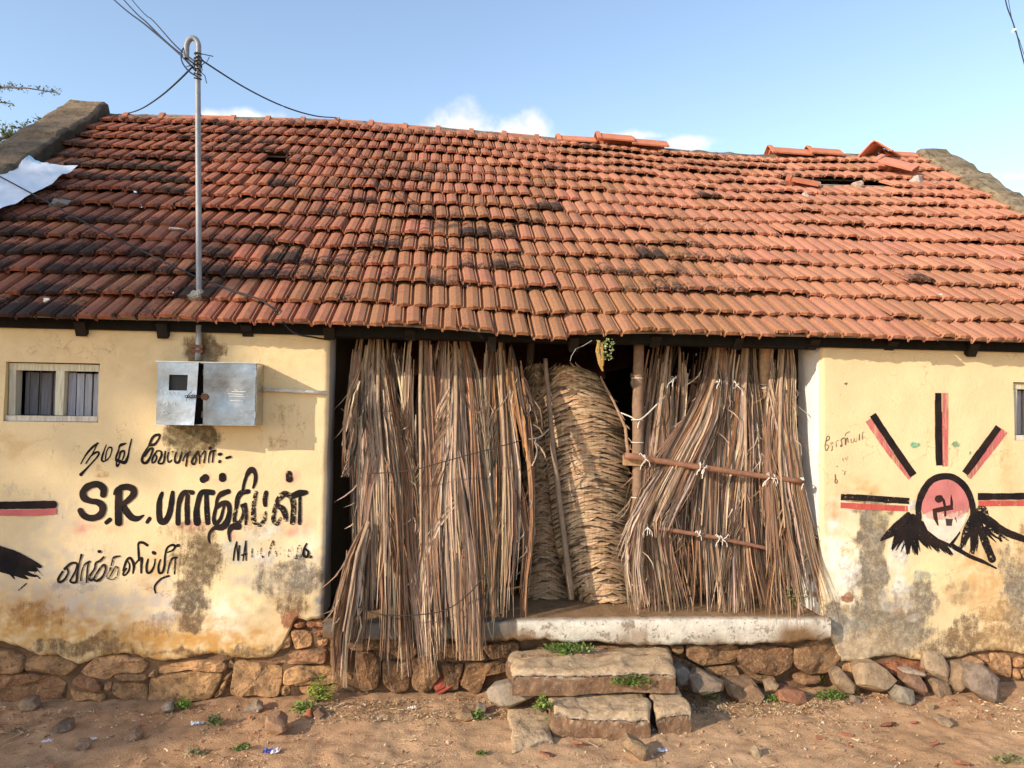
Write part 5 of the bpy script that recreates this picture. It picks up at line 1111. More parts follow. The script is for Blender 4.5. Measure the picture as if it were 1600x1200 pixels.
pole('bent_stick', 'thin bent stick curving beside the right edge of the arched panel', [(938, 588), (965, 640), (977, 668), (983, 720)], (5.5, 5.46, 5.42, 5.4), (.007, .014), (.33, .21, .13), 'stick')
mb = MB(); a, b = at(972, 711, 5.33), at(1004, 727, 5.30); mb.box((a.x, 5.28, b.z), (b.x, 5.33, a.z), (.40, .24, .13), .004)
tag(mb.build('wood_block', M_WOOD, None), 'short tan board nailed to the upright post at the upper pole', 'board')
def wire(name, label, pts, r, col=(.02, .02, .022), cat='cable', mat=None, sub=6, group=None):
    mb = MB(); S = []
    Q = [pts[0]] + pts + [pts[-1]]
    for i in range(1, len(Q) - 2):
        for k in range(sub):
            t = k / sub; p0, p1, p2, p3 = Q[i - 1], Q[i], Q[i + 1], Q[i + 2]
            S.append(.5 * ((2 * p1) + (-p0 + p2) * t + (2 * p0 - 5 * p1 + 4 * p2 - p3) * t * t + (-p0 + 3 * p1 - 3 * p2 + p3) * t ** 3))
    S.append(pts[-1]); mb.tube(S, r, col, 6)
    return tag(mb.build(name, mat or M_WIRE, None, smooth=True), label, cat, group)
wire('tie_cord', 'dark cord stretched across the upper half of the left fronds', [at(573, 740, 5.10), at(640, 735, 5.05), at(720, 714, 5.04), at(790, 695, 5.08), at(822, 686, 5.14)], .0035, (.05, .04, .03), 'cord')
wire('tie_cord', 'dark cord sagging across the lower half of the left fronds', [at(540, 936, 5.02), at(575, 955, 4.99), at(620, 962, 4.97), at(690, 955, 4.96), at(730, 930, 4.98), at(758, 898, 5.02)], .004, (.04, .035, .03), 'cord')
wire('white_cord', 'white cord knotted between the left fronds and the leaning stick', [at(820, 687, 5.14), at(835, 685, 5.2), at(845, 682, 5.3), at(858, 670, 5.42)], .005, (.55, .48, .38), 'cord', M_ROPE)
wire('white_cord', 'white cord tying the bent stick to the upright post', [at(970, 645, 5.42), at(985, 651, 5.36), at(995, 656, 5.27), at(1008, 650, 5.26), at(1040, 618, 5.3)], .005, (.62, .56, .46), 'cord', M_ROPE)
wire('white_cord', 'loose white cord end hanging from the knot beside the leaning stick', [at(836, 690, 5.2), at(839, 705, 5.2), at(836, 718, 5.22), at(831, 728, 5.2)], .004, (.55, .48, .38), 'cord', M_ROPE)
LIT = [(185, 605, 42), (15, 690, 34), (490, 600, 60), (250, 705, 46), (335, 740, 44), (60, 778, 26), (95, 852, 38), (200, 842, 26), (410, 765, 46), (480, 700, 60), (300, 965, 36), (455, 850, 46), (180, 905, 26), (30, 905, 24), (390, 945, 40), (210, 1000, 26), (470, 990, 40), (330, 880, 24), (390, 560, 40), (440, 590, 50)]
SHADE = []
_r = random.Random(5)
for _y in range(505, 1060, 40):
    for _x in range(-140, 500, 42):
        x_, y_ = _x + _r.uniform(-14, 14), _y + _r.uniform(-13, 13)
        if x_ > 470 - .1 * (y_ - 500) or _r.random() < (.22 if x_ < 320 else .5): continue
        if any(math.hypot(x_ - a, y_ - b) < c + 46 for a, b, c in LIT): continue
        SHADE.append((x_, y_, _r.uniform(.15, .2)))
for _y in range(300, 470, 36):
    for _x in range(-140, 345, 48):
        x_, y_ = _x + _r.uniform(-18, 18), _y + _r.uniform(-14, 14)
        if x_ > 330 - .9 * max(0, 400 - y_) or _r.random() < .14: continue
        SHADE.append((x_, y_, _r.uniform(.17, .25)))
SHADE += [(60, 225, .35), (20, 250, .45), (90, 250, .3), (-40, 260, .5), (20, 1100, .22), (110, 1125, .26), (60, 1175, .28), (180, 1105, .16), (0, 1190, .3), (250, 1095, .12), (150, 1160, .16)]
# ---------------------------------------------------------------- meter box
bY = 4.955
tl, tr, bl, br = at(247, 565, bY), at(401, 569, bY), at(243, 663, bY), at(399, 666, bY)
mx0, mx1, mz0, mz1 = (tl.x + bl.x) / 2, (tr.x + br.x) / 2, (bl.z + br.z) / 2, (tl.z + tr.z) / 2
box_ = thing('meter_box', ((mx0 + mx1) / 2, W, mz0), 'dented galvanised electricity meter box on the yellow wall with its doors ajar', 'meter box')
G = (.27, .295, .335)
m = MB(); yb_ = W - .004
for (lo, hi) in (((mx0, bY + .012, mz0), (mx0 + .004, yb_, mz1)), ((mx1 - .004, bY + .012, mz0), (mx1, yb_, mz1)), ((mx0 + .004, bY + .012, mz0), (mx1 - .004, yb_, mz0 + .004)), ((mx0 + .004, bY + .012, mz1 - .004), (mx1 - .004, yb_, mz1))): m.box(lo, hi, (.55, .54, .50))
m.build('case', M_GALV, box_)
m = MB(); m.box((mx0 + .005, yb_ - .03, mz0 + .006), (mx1 - .005, yb_ - .02, mz1 - .006), (.05, .04, .035)); m.build('back_board', M_DARK, box_)
m = MB(); m.box((mx0 - .012, bY - .012, mz1 + .001), (mx1 + .006, yb_, mz1 + .006), (.5, .5, .48)); m.build('lid', M_GALV, box_)
dx = mx0 + (mx1 - mx0) * .415; dx2 = mx0 + (mx1 - mx0) * .475
def door(xa, xb, warp, hole=None):
    m = MB(); nx, nz = 24, 20; ids = {}
    for side in (0, 1):
        for i in range(nx + 1):
            for j in range(nz + 1):
                u, v = i / nx, j / nz; x = lerp(xa, xb, u); z = lerp(mz0, mz1, v)
                y = bY + warp(u, v) + .004 * n3(x * 7, z * 7, 2) + (.0025 if side else 0)
                ids[side, i, j] = m.V((x + (-.012 * (1 - v) * (u if hole else 0)), y, z), vary(G, .04))
    for i in range(nx):
        for j in range(nz):
            if hole:
                u, v = (i + .5) / nx, (j + .5) / nz
                if hole[0] < u < hole[1] and hole[2] < v < hole[3]: continue
            m.Q(ids[0, i, j], ids[0, i + 1, j], ids[0, i + 1, j + 1], ids[0, i, j + 1]); m.Q(ids[1, i, j], ids[1, i, j + 1], ids[1, i + 1, j + 1], ids[1, i + 1, j])
    for j in range(nz):
        for i in (0, nx): m.Q(ids[0, i, j], ids[0, i, j + 1], ids[1, i, j + 1], ids[1, i, j])
    for i in range(nx):
        for j in (0, nz): m.Q(ids[0, i, j], ids[1, i, j], ids[1, i + 1, j], ids[0, i + 1, j])
    return m.build('door', M_GALV, box_, smooth=False)
dl = door(mx0, dx, lambda u, v: -.022 * u * (1 - v) ** 2 - .010 * u * u, (.28, .74, .56, .79)); dl['label'] = 'left door with a small square window and white scratches'
dr = door(dx2, mx1 - .004, lambda u, v: -.03 * (1 - u) ** 3 * (.4 + v * .6) + .010 * math.exp(-((u - .45) / .3) ** 2 - ((v - .5) / .3) ** 2)); dr['label'] = 'dented right door'
m = MB(); w_ = dx - mx0; h_ = mz1 - mz0
m.box((mx0 + w_ * .26, bY + .014, mz0 + h_ * .54), (mx0 + w_ * .76, bY + .018, mz0 + h_ * .81), (.03, .03, .03)); m.build('window_pane', M_WIRE, dl)
m = MB()
for (sx, sy, L) in ((250, 612, [(0, 0, 4, -4), (0, 4, 4, 4), (8, -1, 8, 5), (12, 0, 15, 5), (18, 1, 22, 4), (25, 0, 27, 5)]), (256, 628, [(0, 2, 5, 0), (6, 0, 4, 8), (10, 2, 13, 0), (16, 0, 17, 6)]), (253, 641, [(0, 5, 3, 0), (3, 0, 8, 4), (0, 6, 9, 5)])):
    for (a, b, c, d) in L: m.tube([at(sx + a, sy + b, bY - .018), at(sx + c, sy + d, bY - .018)], .0012, (.75, .75, .72), 4)
m.build('scratched_writing', M_ROPE, dl)
m = MB()
for (x, y, x2, y2) in ((362, 612, 384, 612), (356, 615, 380, 617), (358, 619, 382, 620), (366, 609, 372, 610), (360, 626, 380, 627)): m.tube([at(x, y, bY - .004), at(x2, y2, bY - .004)], .002, (.72, .72, .70), 4)
m.build('scratched_writing', M_ROPE, dr)
m = MB()
for k in range(9):
    c = at(291 + k * 3.6, 619 + U(-1, 1), bY - .03); pts = [c + Vector((.008 * math.cos(a), .006 * math.sin(a * 2), .007 * math.sin(a))) for a in np.linspace(0, 6.28, 9)]
    m.tube(pts, .0022, (.06, .035, .025), 5)
for k in range(6):
    c = at(294 + U(-4, 4), 619 + U(-4, 4), bY - .032); m.tube([c, c + Vector((U(-.02, .02), U(-.02, 0), U(-.02, .02)))], .002, (.06, .035, .025), 4)
m.build('chain', M_PIPE, box_)
m = MB(); c = at(320, 620, bY - .028); m.tube([c + Vector((0, -.008, 0)), c + Vector((0, .008, 0))], .022, (.07, .035, .02), 10); m.build('lock_hasp', M_PIPE, box_)
m = MB()
for z in (.12, .42, .8): m.box((dx + .004, bY + .06, mz0 + h_ * z), (dx2 + .02, bY + .10, mz0 + h_ * (z + .1)), (.32, .30, .28), .002)
m.build('inner_switch', M_PIPE, box_)
m = MB()
for z in (.18, .84): m.tube([(mx1 - .002, bY, mz0 + h_ * z - .02), (mx1 - .002, bY, mz0 + h_ * z + .02)], .005, (.3, .3, .3), 6)
m.build('hinge', M_PIPE, box_)
m = MB(); q = W - .022
m.tube([at(412, 609, q), at(460, 611, q), at(512, 614, q)], .0125, (.62, .58, .50), 8); tag(m.build('conduit_pipe', M_BAMBOO, None, smooth=True), 'cream horizontal conduit from the meter box to the wall corner', 'pipe')
# ---------------------------------------------------------------- service mast
s0 = roof_hit(311, 470); mY = R(*s0).y
mp = [at(311, 475, mY), at(310, 300, mY), at(309, 130, mY), at(310, 85, mY)]
mast = thing('service_mast', mp[0], 'grey steel service mast with a hooked top rising through the tiles', 'mast')
m = MB()
S = [mp[0] + Vector((0, 0, -.15))] + mp
r_ = (at(310, 0, mY) - at(291, 0, mY)).length / 2; top = mp[-1]
for a in np.linspace(0, math.pi * 1.06, 12)[1:]: S.append(top + Vector((-r_ + r_ * math.cos(a), 0, 1.75 * r_ * math.sin(a) + .04)))
S.append(S[-1] + Vector((.0, 0, -.06))); m.tube(S, .0185, (.23, .235, .245), 12, cap=False); m.build('mast_tube', M_PIPE, mast, smooth=True)
m = MB(); c = R(*s0, .05)
for k in range(16):
    a = U(0, 6.28); m.tube([c + Vector((.05 * math.cos(a), .05 * math.sin(a), -.04)), c + Vector((.018 * math.cos(a), .018 * math.sin(a), U(-.01, .03)))], [U(.03, .05), U(.014, .026)], vary((.34, .29, .23), .2), 6)
m.build('cement_collar', M_CEMENT, mast)
m = MB()
for k in range(7):
    cz = at(309, 84 + k * 6.5, mY); m.tube([cz + Vector((.023 * math.cos(a), .023 * math.sin(a), U(-.004, .004) + .006 * math.sin(a + k))) for a in np.linspace(0, 6.28, 11)], .0042, (.03, .03, .032), 5)
for k in range(9):
    c = at(309 + U(-7, 7), 98 + U(-10, 14), mY - .025); m.tube([c, c + Vector((U(-.05, .05), U(-.03, .02), U(-.05, .03))), c + Vector((U(-.07, .09), U(-.03, .02), U(-.10, .02)))], .003, (.03, .03, .032), 4)
m.build('wire_wrap', M_WIRE, mast)
m = MB(); q = W - .03
m.tube([at(311, 508, q), at(310, 540, q), at(309, 563, q)], .019, (.40, .38, .36), 10)
dp = m.build('down_pipe', M_PIPE, mast, smooth=True)
m = MB()
for y in (541, 548): m.box(tuple(at(300, y + 3, q - .02)), tuple(at(320, y - 1, q + .03)), (.16, .07, .04))
m.build('clamp', M_PIPE, mast)
GC = 'overhead supply wires from the mast'
A = at(301, 103, mY - .02)
wire('overhead_wire', 'lowest of the three supply wires running from the mast to the upper left', [A + Vector((.02, 0, -.03)), at(276, 80, mY + .5), at(225, 37, mY + 2), at(174, -4, mY + 4), at(60, -110, mY + 8)], .0075, group=GC)
wire('overhead_wire', 'middle supply wire running from the mast to the upper left', [A + Vector((.03, 0, 0)), at(265, 70, mY + .6), at(230, 36, mY + 2), at(190, -4, mY + 4), at(80, -130, mY + 8)], .0065, group=GC)
wire('overhead_wire', 'topmost and thinnest supply wire running from the mast to the upper left', [A + Vector((.03, 0, .02)), at(275, 72, mY + .5), at(240, 33, mY + 2), at(203, -4, mY + 4), at(95, -140, mY + 8)], .005, group=GC)
wire('overhead_wire', 'wire looping from the hooked mast end down to the wire wrap', [at(290, 72, mY), at(283, 82, mY - .03), at(285, 98, mY - .04), at(296, 112, mY - .03), at(309, 120, mY - .02)], .005, (.03, .05, .12), group=GC)
pr_ = roof_hit(528, 196); pe = R(pr_[0], min(pr_[1], SMAX), .07)
wire('overhead_wire', 'wire running right from the mast down to the roof ridge', [at(312, 92, mY).lerp(pe, t) - Vector((0, 0, .10 * 4 * t * (1 - t))) for t in (0, .2, .4, .6, .8, 1)] + [pe + (pe - at(312, 92, mY)).normalized() * .3], .0065, group=GC)
pr_ = roof_hit(208, 182); pe = R(pr_[0], min(pr_[1], SMAX), .06)
wire('overhead_wire', 'slack wire from the mast down to the left end of the ridge', [at(301, 104, mY).lerp(pe, t) - Vector((0, 0, .06 * 4 * t * (1 - t))) for t in (0, .15, .35, .6, .8, 1)], .0065, group=GC)
pts = []
for px, py, h in ((-60, 270, .17), (0, 303, .17), (80, 342, .14), (150, 378, .12), (225, 416, .12), (300, 450, .11), (360, 474, .11), (420, 500, .12)):
    X, s = roof_hit(px, py); pts.append(R(X, s, h))
pts += [at(455, 517, 5.02), at(490, 527, 5.08), at(516, 531, W - .01)]
wire('roof_cable', 'black cable lying slack across the tiles down to the wall corner', pts, .006)
tc_ = wire('overhead_wire', 'twisted cable pair crossing the top right corner of the picture', [at(1569, -10, 4.2), at(1574, 12, 4.2), at(1582, 33, 4.2), at(1590, 58, 4.2), at(1594, 75, 4.2), at(1606, 115, 4.2), at(1640, 200, 4.2)], .004, (.03, .04, .06))
m = MB(); m.tube([at(1574, -10, 4.2), at(1579, 20, 4.2), at(1585, 46, 4.2), at(1593, 63, 4.2), at(1601, 88, 4.2), at(1618, 130, 4.2)], .002, (.05, .06, .09), 5); m.build('second_strand', M_WIRE, tc_)
m = MB(); c = at(1585, 48, 4.2); m.tube([c + Vector((-.012, 0, -.006)), c + Vector((.006, 0, .008))], .009, (.8, .78, .72), 8); m.build('spacer', M_ROPE, tc_)
# ---------------------------------------------------------------- loose things on the roof
def ridge_thing(px, py, label, ang=0, lift=.05, leg=.17, ln=.42, col=(.55, .20, .105)):
    X, s = roof_hit(px, py); p = R(X, min(s, SMAX), lift); n = Vector((0, -SN, CS))
    mb = MB(); M4 = Matrix.Translation(p) @ Matrix.Rotation(ang, 4, n)
    ridge_piece(mb, M4, ln, vary(col, .06), leg=leg, soot=-.1, lich=-.12)
    return tag(mb.build('ridge_tile', M_TILE, None), label, 'ridge tile', 'loose ridge tiles on the roof')
def on_ridge(px, label, **k):
    # sit astride the ridge line at that picture column
    lo, hi = X0, X1
    for _ in range(40):
        md = (lo + hi) / 2
        if proj(R(md, SMAX, .05))[0] < px: lo = md
        else: hi = md
    p = R(lo, SMAX, k.pop('lift', .09)); yaw = k.get('yaw', 0); mb = MB()
    M4 = Matrix.Translation(p + Vector((0, k.get('dy', 0), 0))) @ Matrix.Rotation(yaw, 4, 'Z') @ Matrix.Rotation(k.get('pitch', 0), 4, 'Y') @ Matrix.Rotation(k.get('roll', 0), 4, 'X')
    ridge_piece(mb, M4, k.get('ln', .43), vary(k.get('col', (.56, .205, .11)), .06), leg=k.get('leg', .16), soot=-.15, lich=-.15)
    return tag(mb.build('ridge_tile', M_TILE, None), label, 'ridge tile', 'loose ridge tiles on the roof')
on_ridge(868, 'leftmost of the three loose bright ridge tiles at the middle of the ridge', lift=.075, ln=.46, leg=.13)
on_ridge(928, 'raised ridge tile near the middle of the ridge, left one of two', lift=.15, pitch=.03, ln=.44)
on_ridge(982, 'raised ridge tile near the middle of the ridge, right one of two', lift=.13, pitch=.03, ln=.44)
on_ridge(1196, 'loose ridge tile with an open dark end, left one of the right pair', lift=.14, pitch=.02, ln=.50)
on_ridge(1256, 'loose ridge tile with a tall collar, right one of the right pair', lift=.13, pitch=.02, ln=.42)
on_ridge(1348, 'tilted ridge tile showing its dark hollow underside near the right gable', lift=.12, yaw=.75, pitch=-.10, dy=-.20, ln=.40, leg=.20)
on_ridge(1376, 'small ridge tile beside the tilted one at the right gable', lift=.08, ln=.42, leg=.12)
ridge_thing(1368, 264, 'slipped ridge tile lying askew beside the hole in the tiles', ang=-.80, lift=.17, leg=.23, ln=.44, col=(.58, .24, .15))
ridge_thing(1226, 282, 'broken ridge tile lying at the left end of the hole', ang=-.5, lift=.10, leg=.11, ln=.34, col=(.45, .15, .08))
for i, (px, py, s, c, lb) in enumerate(((96, 328, .10, (.20, .175, .15), 'grey rock weighing down the plastic sheet on the tiles'), (1272, 288, .075, (.46, .36, .28), 'cement lump on the bare battens at the left of the hole'), (1336, 290, .075, (.46, .36, .28), 'cement lump on the bare battens at the right of the hole'), (1455, 294, .07, (.36, .33, .30), 'grey cement chunk lying on the tiles near the right gable'), (1432, 287, .08, (.40, .36, .33), 'long grey cement piece beside the grey chunk near the right gable'), (1257, 307, .05, (.5, .42, .36), 'small pale lump on the tiles under the hole'), (1466, 470, .06, (.68, .63, .56), 'white chip lying on the lower right tiles'), (287, 370, .075, (.55, .54, .50), 'thin pale slate stuck between the left tiles'), (75, 478, .03, (.6, .55, .46), 'small cream chip on the lower left tiles'))):
    X, s_ = roof_hit(px, py); p = R(X, s_, .05); P = []
    flat = .25 if i in (6, 7) else .8
    for k in range(10):
        v = Vector((U(-1, 1), U(-1, 1), U(-1, 1))).normalized(); P.append(p + Vector((v.x * s * (1.5 if i in (4, 7) else 1), v.y * s * .8, v.z * s * flat)))
    hull_rock('roof_lump', P, c, lb, 'lump', 'lumps and chips lying on the roof', M_CEMENT, 1, .008)
# plastic sheet
mb = MB(); top = [(-90, 330), (0, 302), (25, 285), (52, 268), (72, 280), (95, 281), (127, 281)]; bot = [(-90, 440), (-20, 372), (6, 352), (30, 342), (55, 329), (78, 316), (105, 296)]
n = 60; k_ = 26; ids = []
for i in range(n + 1):
    u = i / n * (len(top) - 1); a = min(int(u), len(top) - 2); f = u - a; T_ = (lerp(top[a][0], top[a + 1][0], f), lerp(top[a][1], top[a + 1][1], f)); B_ = (lerp(bot[a][0], bot[a + 1][0], f), lerp(bot[a][1], bot[a + 1][1], f)); col = []
    for j in range(k_ + 1):
        v = j / k_; px, py = lerp(T_[0], B_[0], v), lerp(T_[1], B_[1], v); X, s_ = roof_hit(px, py)
        e = min(v, 1 - v, (n - i) / n * 2)
        p = R(X, s_, .125 + .016 * fbm(X * 4, s_ * 4, 2, 3) + .014 * abs(n3(X * 7 + s_ * 3, s_ * 5, 6)) + (.012 * max(0, 1 - v * 7) ** 2 if 2.5 < u < 4.5 else 0))
        blue = v < .05 and u > 2.8 and u < 4
        col.append(mb.V(p, (.25, .42, .58) if blue else (.62, .66, .72)))
    ids.append(col)
for i in range(n):
    for j in range(k_): mb.Q(ids[i][j], ids[i][j + 1], ids[i + 1][j + 1], ids[i + 1][j])
tag(mb.build('plastic_sheet', M_PLASTIC, None, smooth=True), 'crumpled white plastic sheet spread over the tiles at the left edge', 'plastic sheet')
# ---------------------------------------------------------------- weeds, hanging plant, litter
def weed(px, py, r, h, n, label, col=(.16, .24, .05), group='green weeds at the foot of the house', Y=None, leaf=.012):
    p = gpt(px, py) if Y is None else at(px, py, Y)
    h *= 1.35; leaf *= 1.3; n = int(n * 1.2)
    mb = MB(); st = MB()
    for k in range(n):
        a = U(0, 6.28); q = rnd() ** .6; t = Vector((math.cos(a) * r * q, math.sin(a) * r * q * .6, h * U(.25, 1) * (1.1 - .6 * q)))
        if k % 4 == 0: st.tube([p + Vector((0, 0, -.01)), p + t * .5 + Vector((0, 0, .01)), p + t], .0012, vary((.14, .17, .05), .2), 4)
        d = Vector((U(-1, 1), U(-1, .4), U(-.3, .9))).normalized(); s = d.cross(Vector((U(-1, 1), U(-1, 1), 1))).normalized(); l = leaf * U(.6, 1.5); c = vary(col, .35); o = p + t
        nn = d.cross(s) * l * .15
        i = [mb.V(v, c) for v in (o - d * l * .2, o + d * l * .5 + s * l * .42 + nn, o + d * l * 1.25, o + d * l * .5 - s * l * .42 + nn)]; mb.Q(*i)
    o = mb.build('weed', M_LEAF, None, base=tuple(p)); tag(o, label, 'weed', group); st.build('stem', M_LEAF, o); return o
weed(878, 1020, .13, .05, 190, 'low green weed growing along the back of the upper step', Y=5.03)
weed(905, 1016, .12, .03, 90, 'thin trailing weed right of the one on the upper step', (.20, .27, .07), Y=5.03)
weed(985, 1070, .14, .06, 260, 'leafy green weed between the upper and lower steps', (.13, .22, .035), Y=4.73)
weed(848, 1112, .055, .08, 130, 'pale green weed in the corner left of the lower step', (.26, .32, .08), Y=4.6)
weed(850, 1138, .05, .04, 70, 'small weed at the left foot of the lower step', (.22, .29, .07))
weed(500, 1098, .09, .13, 230, 'bright yellow-green weed at the foot of the left rubble', (.30, .36, .06))
weed(472, 1112, .07, .05, 110, 'low trailing weed beside the orange brick chip', (.20, .30, .06))
weed(1262, 1070, .13, .12, 330, 'feathery green weed clump against the rubble right of the steps', (.24, .34, .06), leaf=.010)
weed(1300, 1092, .11, .05, 170, 'darker low weed in front of the feathery clump', (.14, .22, .045))
weed(1206, 1096, .05, .03, 70, 'tiny green weed between the low brown stone and the brick-like stone')
weed(1113, 1093, .05, .03, 60, 'small yellowish weed at the edge of the step shadow', (.30, .32, .09))
weed(285, 1108, .05, .05, 90, 'small green weed under the left rubble wall', (.20, .32, .06))
weed(336, 1134, .05, .05, 90, 'fuzzy grey-green weed on the open earth at left', (.22, .24, .10))
weed(306, 1180, .05, .03, 50, 'dry grey weed in the left foreground', (.27, .25, .13))
weed(378, 1172, .05, .03, 50, 'small flat weed in the middle left foreground', (.20, .25, .08))
weed(748, 1125, .035, .05, 60, 'small weed sprouting left of the flat slab', (.20, .30, .07))
weed(752, 1180, .03, .02, 40, 'tiny weed near the bottom left of the flat slab', (.24, .30, .08))
weed(692, 1062, .06, .07, 90, 'dark weed in the shade under the left fronds', (.10, .15, .04))
weed(1245, 945, .10, .12, 90, 'dry olive weed growing up in front of the rightmost fronds', (.24, .23, .08), Y=5.06, leaf=.009)
weed(1575, 1190, .09, .03, 60, 'sparse dry weed at the right bottom corner', (.28, .27, .12))
# hanging plant at the eave
hp = at(945, 533, 4.99); mb = MB()
for k in range(130):
    t = rnd(); px = 945 + U(-14, 16) * (1 - .3 * t); py = 530 + t * 32; p = at(px, py, 4.99 + U(-.06, .06)); l = U(.008, .016); a = U(0, 6.28)
    d = Vector((math.cos(a), U(-.5, .5), math.sin(a))); s = d.cross(Vector((0, 1, .3))).normalized(); c = vary(random.choice([(.32, .38, .12), (.55, .56, .42), (.24, .30, .08)]), .2)
    mb.Q(*[mb.V(q, c) for q in (p, p + d * l * .5 + s * l * .45, p + d * l, p + d * l * .5 - s * l * .45)])
hpo = mb.build('hanging_plant', M_LEAF, None, base=tuple(hp)); tag(hpo, 'small green and white plant hanging from the eave above the doorway', 'plant')
st = MB()
for pts in ([(936, 532), (934, 548), (938, 568), (942, 580)], [(940, 536), (941, 560), (940, 572)]): st.tube([at(x, y, 4.985) for x, y in pts], [.010, .015, .014, .006][:len(pts)], (.42, .24, .07), 6)
st.tube([at(x, y, 4.985) for x, y in ((925, 532), (912, 540), (900, 545), (893, 556), (891, 564))], .002, (.4, .38, .3), 4); st.build('dry_root', M_STRAW, hpo)
# litter
def scrap(px, py, s, cols, label, name='litter_scrap'):
    p = gpt(px, py); mb = MB(); n = 8; ids = []
    for i in range(n + 1):
        row = []
        for j in range(n + 1):
            u, v = i / n - .5, j / n - .5; c = cols[0] if u < U(-.1, .15) else cols[-1]
            row.append(mb.V(p + Vector((u * s * 1.6 + .2 * s * n3(v * 5, u * 4, px), v * s + .2 * s * n3(u * 5, v * 4, py), .012 + abs(.55 * s * n3(u * 4 + px, v * 4 + py, 3)) + .02 * rnd() * s)), vary(c, .06)))
        ids.append(row)
    for i in range(n):
        for j in range(n):
            if abs(i - 3.5) + abs(j - 3.5) > 6: continue
            mb.Q(ids[i][j], ids[i + 1][j], ids[i + 1][j + 1], ids[i][j + 1])
    return tag(mb.build(name, M_PLASTIC, None), label, 'litter', 'scraps of litter on the earth')
scrap(424, 1178, .055, [(.10, .11, .34), (.72, .66, .66)], 'crumpled blue and white wrapper in the foreground')
scrap(308, 1134, .045, [(.60, .62, .66), (.45, .48, .52)], 'crushed grey-white plastic scrap beside the fuzzy weed')
scrap(74, 1162, .035, [(.62, .58, .56)], 'white plastic scrap on the shaded earth at far left')
scrap(145, 1158, .025, [(.62, .62, .62)], 'tiny white scrap beside the light clod')
scrap(643, 1110, .035, [(.62, .58, .50)], 'pale crumpled scrap in front of the left fronds')
scrap(1036, 1176, .035, [(.66, .64, .62), (.4, .4, .5)], 'white paper scrap beside the wedge-shaped stone')
# broken roof tile
mb = MB(); p = gpt(700, 1086); M4 = Matrix.Translation(p + Vector((-.09, .03, .03))) @ Matrix.Rotation(.35, 4, 'Z') @ Matrix.Rotation(-.38, 4, 'Y') @ Matrix.Rotation(.5, 4, 'X')
ids = []
for b in (0, .5, 1):
    ids.append([mb.V(M4 @ Vector((b * .21, (t - .5) * .12 + .01 * rnd(), h * .9 + (0 if k == 0 else -.014))), vary((.36, .085, .05), .12), (.0, -.2, 0)) for k in (0, 1) for t, h in (PROF if k == 0 else PROF[::-1])])
n = len(ids[0])
for a, b in zip(ids, ids[1:]):
    for k in range(n): mb.Q(a[k], b[k], b[(k + 1) % n], a[(k + 1) % n])
mb.Q(*ids[0]); mb.Q(*ids[-1][::-1])
tag(mb.build('broken_roof_tile', M_TILE, None), 'dark red broken roof tile lying on the earth left of the steps', 'roof tile')
# ---------------------------------------------------------------- trees
def leafq(mb, p, l, c, up_=.3):
    d = Vector((U(-1, 1), U(-1, 1), U(-.6, .6) + up_)).normalized(); s = d.cross(Vector((U(-1, 1), U(-1, 1), U(-1, 1)))).normalized()
    mb.Q(*[mb.V(q, c) for q in (p, p + d * l * .5 + s * l * .3, p + d * l, p + d * l * .5 - s * l * .3)])
tY = 11.5
root = at(-420, 900, tY); root.z = 0
tree = thing('thorn_tree', root, 'thorny tree beyond the left gable reaching thin twigs into the sky', 'tree')
tr_ = MB(); cr = MB()
base_top = at(-330, 330, tY)
tr_.tube([root, root.lerp(base_top, .4) + Vector((.1, .1, 0)), base_top, at(-300, 120, tY)], [.16, .12, .09, .05], (.16, .115, .08), 9)
br = [([(-330, 330), (-200, 200), (-60, 140), (0, 136), (45, 138), (95, 146)], .03), ([(-330, 330), (-180, 240), (-60, 170), (-10, 158), (22, 163)], .025), ([(-330, 330), (-150, 290), (-40, 240), (10, 212), (50, 205), (110, 195)], .035), ([(-330, 330), (-150, 320), (-30, 250), (20, 225), (60, 232)], .03), ([(-330, 330), (-120, 330), (-20, 262), (18, 240)], .03), ([(-320, 200), (-200, 60), (-120, -40)], .03), ([(-330, 250), (-420, 120), (-470, 0)], .03), ([(-330, 300), (-480, 220), (-560, 160)], .03)]
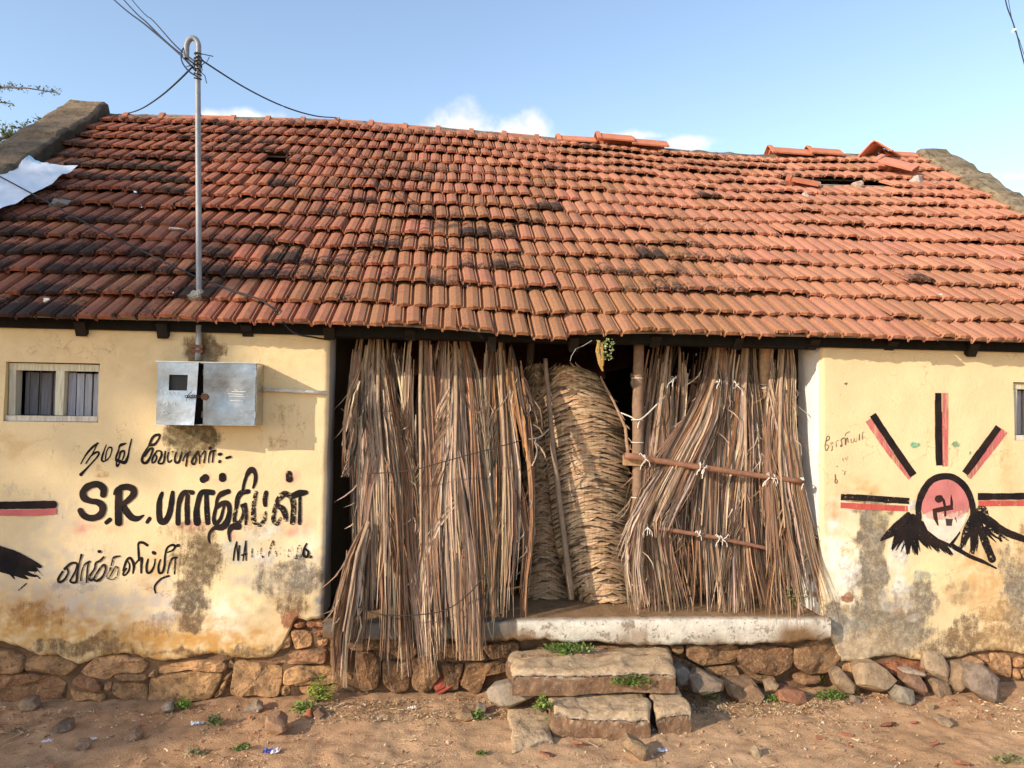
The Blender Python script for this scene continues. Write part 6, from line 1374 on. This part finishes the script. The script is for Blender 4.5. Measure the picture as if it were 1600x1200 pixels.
for pts, r in br:
    P3 = [at(x, y, tY + U(-.3, .3)) for x, y in pts]; tr_.tube(P3, [lerp(r, .004, i / (len(P3) - 1)) for i in range(len(P3))], (.15, .11, .08), 6)
    dense = pts[-1][1] > 190
    for a, b in list(zip(P3, P3[1:]))[1:]:
        L = (b - a).length
        for k in range(int(L * (60 if not dense else 110))):
            q = a.lerp(b, rnd()); dd = Vector((U(-1, 1), U(-1, 1), U(-.8, 1))).normalized(); ll = U(.04, .11) if not dense else U(.05, .30)
            tr_.tube([q, q + dd * ll], .0025, (.13, .11, .08), 3, cap=False)
            for m_ in range(3 if not dense else 7): leafq(cr, q + dd * ll * U(.3, 1) + Vector((U(-.02, .02), 0, U(-.02, .02))), U(.02, .04) if not dense else U(.03, .06), vary((.10, .13, .06) if not dense else (.13, .17, .06), .3))
tr_.build('trunk', M_WOOD, tree); cr.build('crown', M_LEAF, tree)
# the tree behind the photographer on the left whose crown dapples the left of the house
D = 19.0
def toward(p, d): return Vector(p) - SUN * d
tgt = []
for (px, py, r) in SHADE:
    if py < 505: X, s = roof_hit(px, py); p = R(X, s)
    elif py > 1040: p = gpt(px, py)
    else: p = at(px, py, W)
    tgt.append((p, r))
cc = sum((toward(p, D) for p, r in tgt), Vector()) / len(tgt)
b0 = Vector((cc.x, cc.y, 0)); shade = thing('shade_tree', b0, 'broad leafy tree behind the camera dappling the left of the house', 'tree')
tk = MB(); fork = Vector((cc.x, cc.y, cc.z * .62)); tk.tube([b0, b0 + Vector((.1, .1, 2)), fork], [.34, .27, .2], (.14, .105, .08), 10); cr = MB()
for ti, (p, r) in enumerate(tgt):
    q = toward(p, D + U(-2.5, 2.5))
    if ti % 3 == 0: tk.tube([fork, fork.lerp(q, .5) + Vector((0, 0, .3)), q], [.04, .025, .01], (.14, .105, .08), 6)
    for k in range(int(430 * (r / .35) ** 2) if r < .9 else 330):
        v = Vector((random.gauss(0, 1), random.gauss(0, 1), random.gauss(0, 1))) * r * .55; leafq(cr, q + v, U(.07, .14), vary((.07, .11, .03), .35), 0)
tk.build('trunk', M_WOOD, shade); cr.build('crown', M_LEAF, shade)
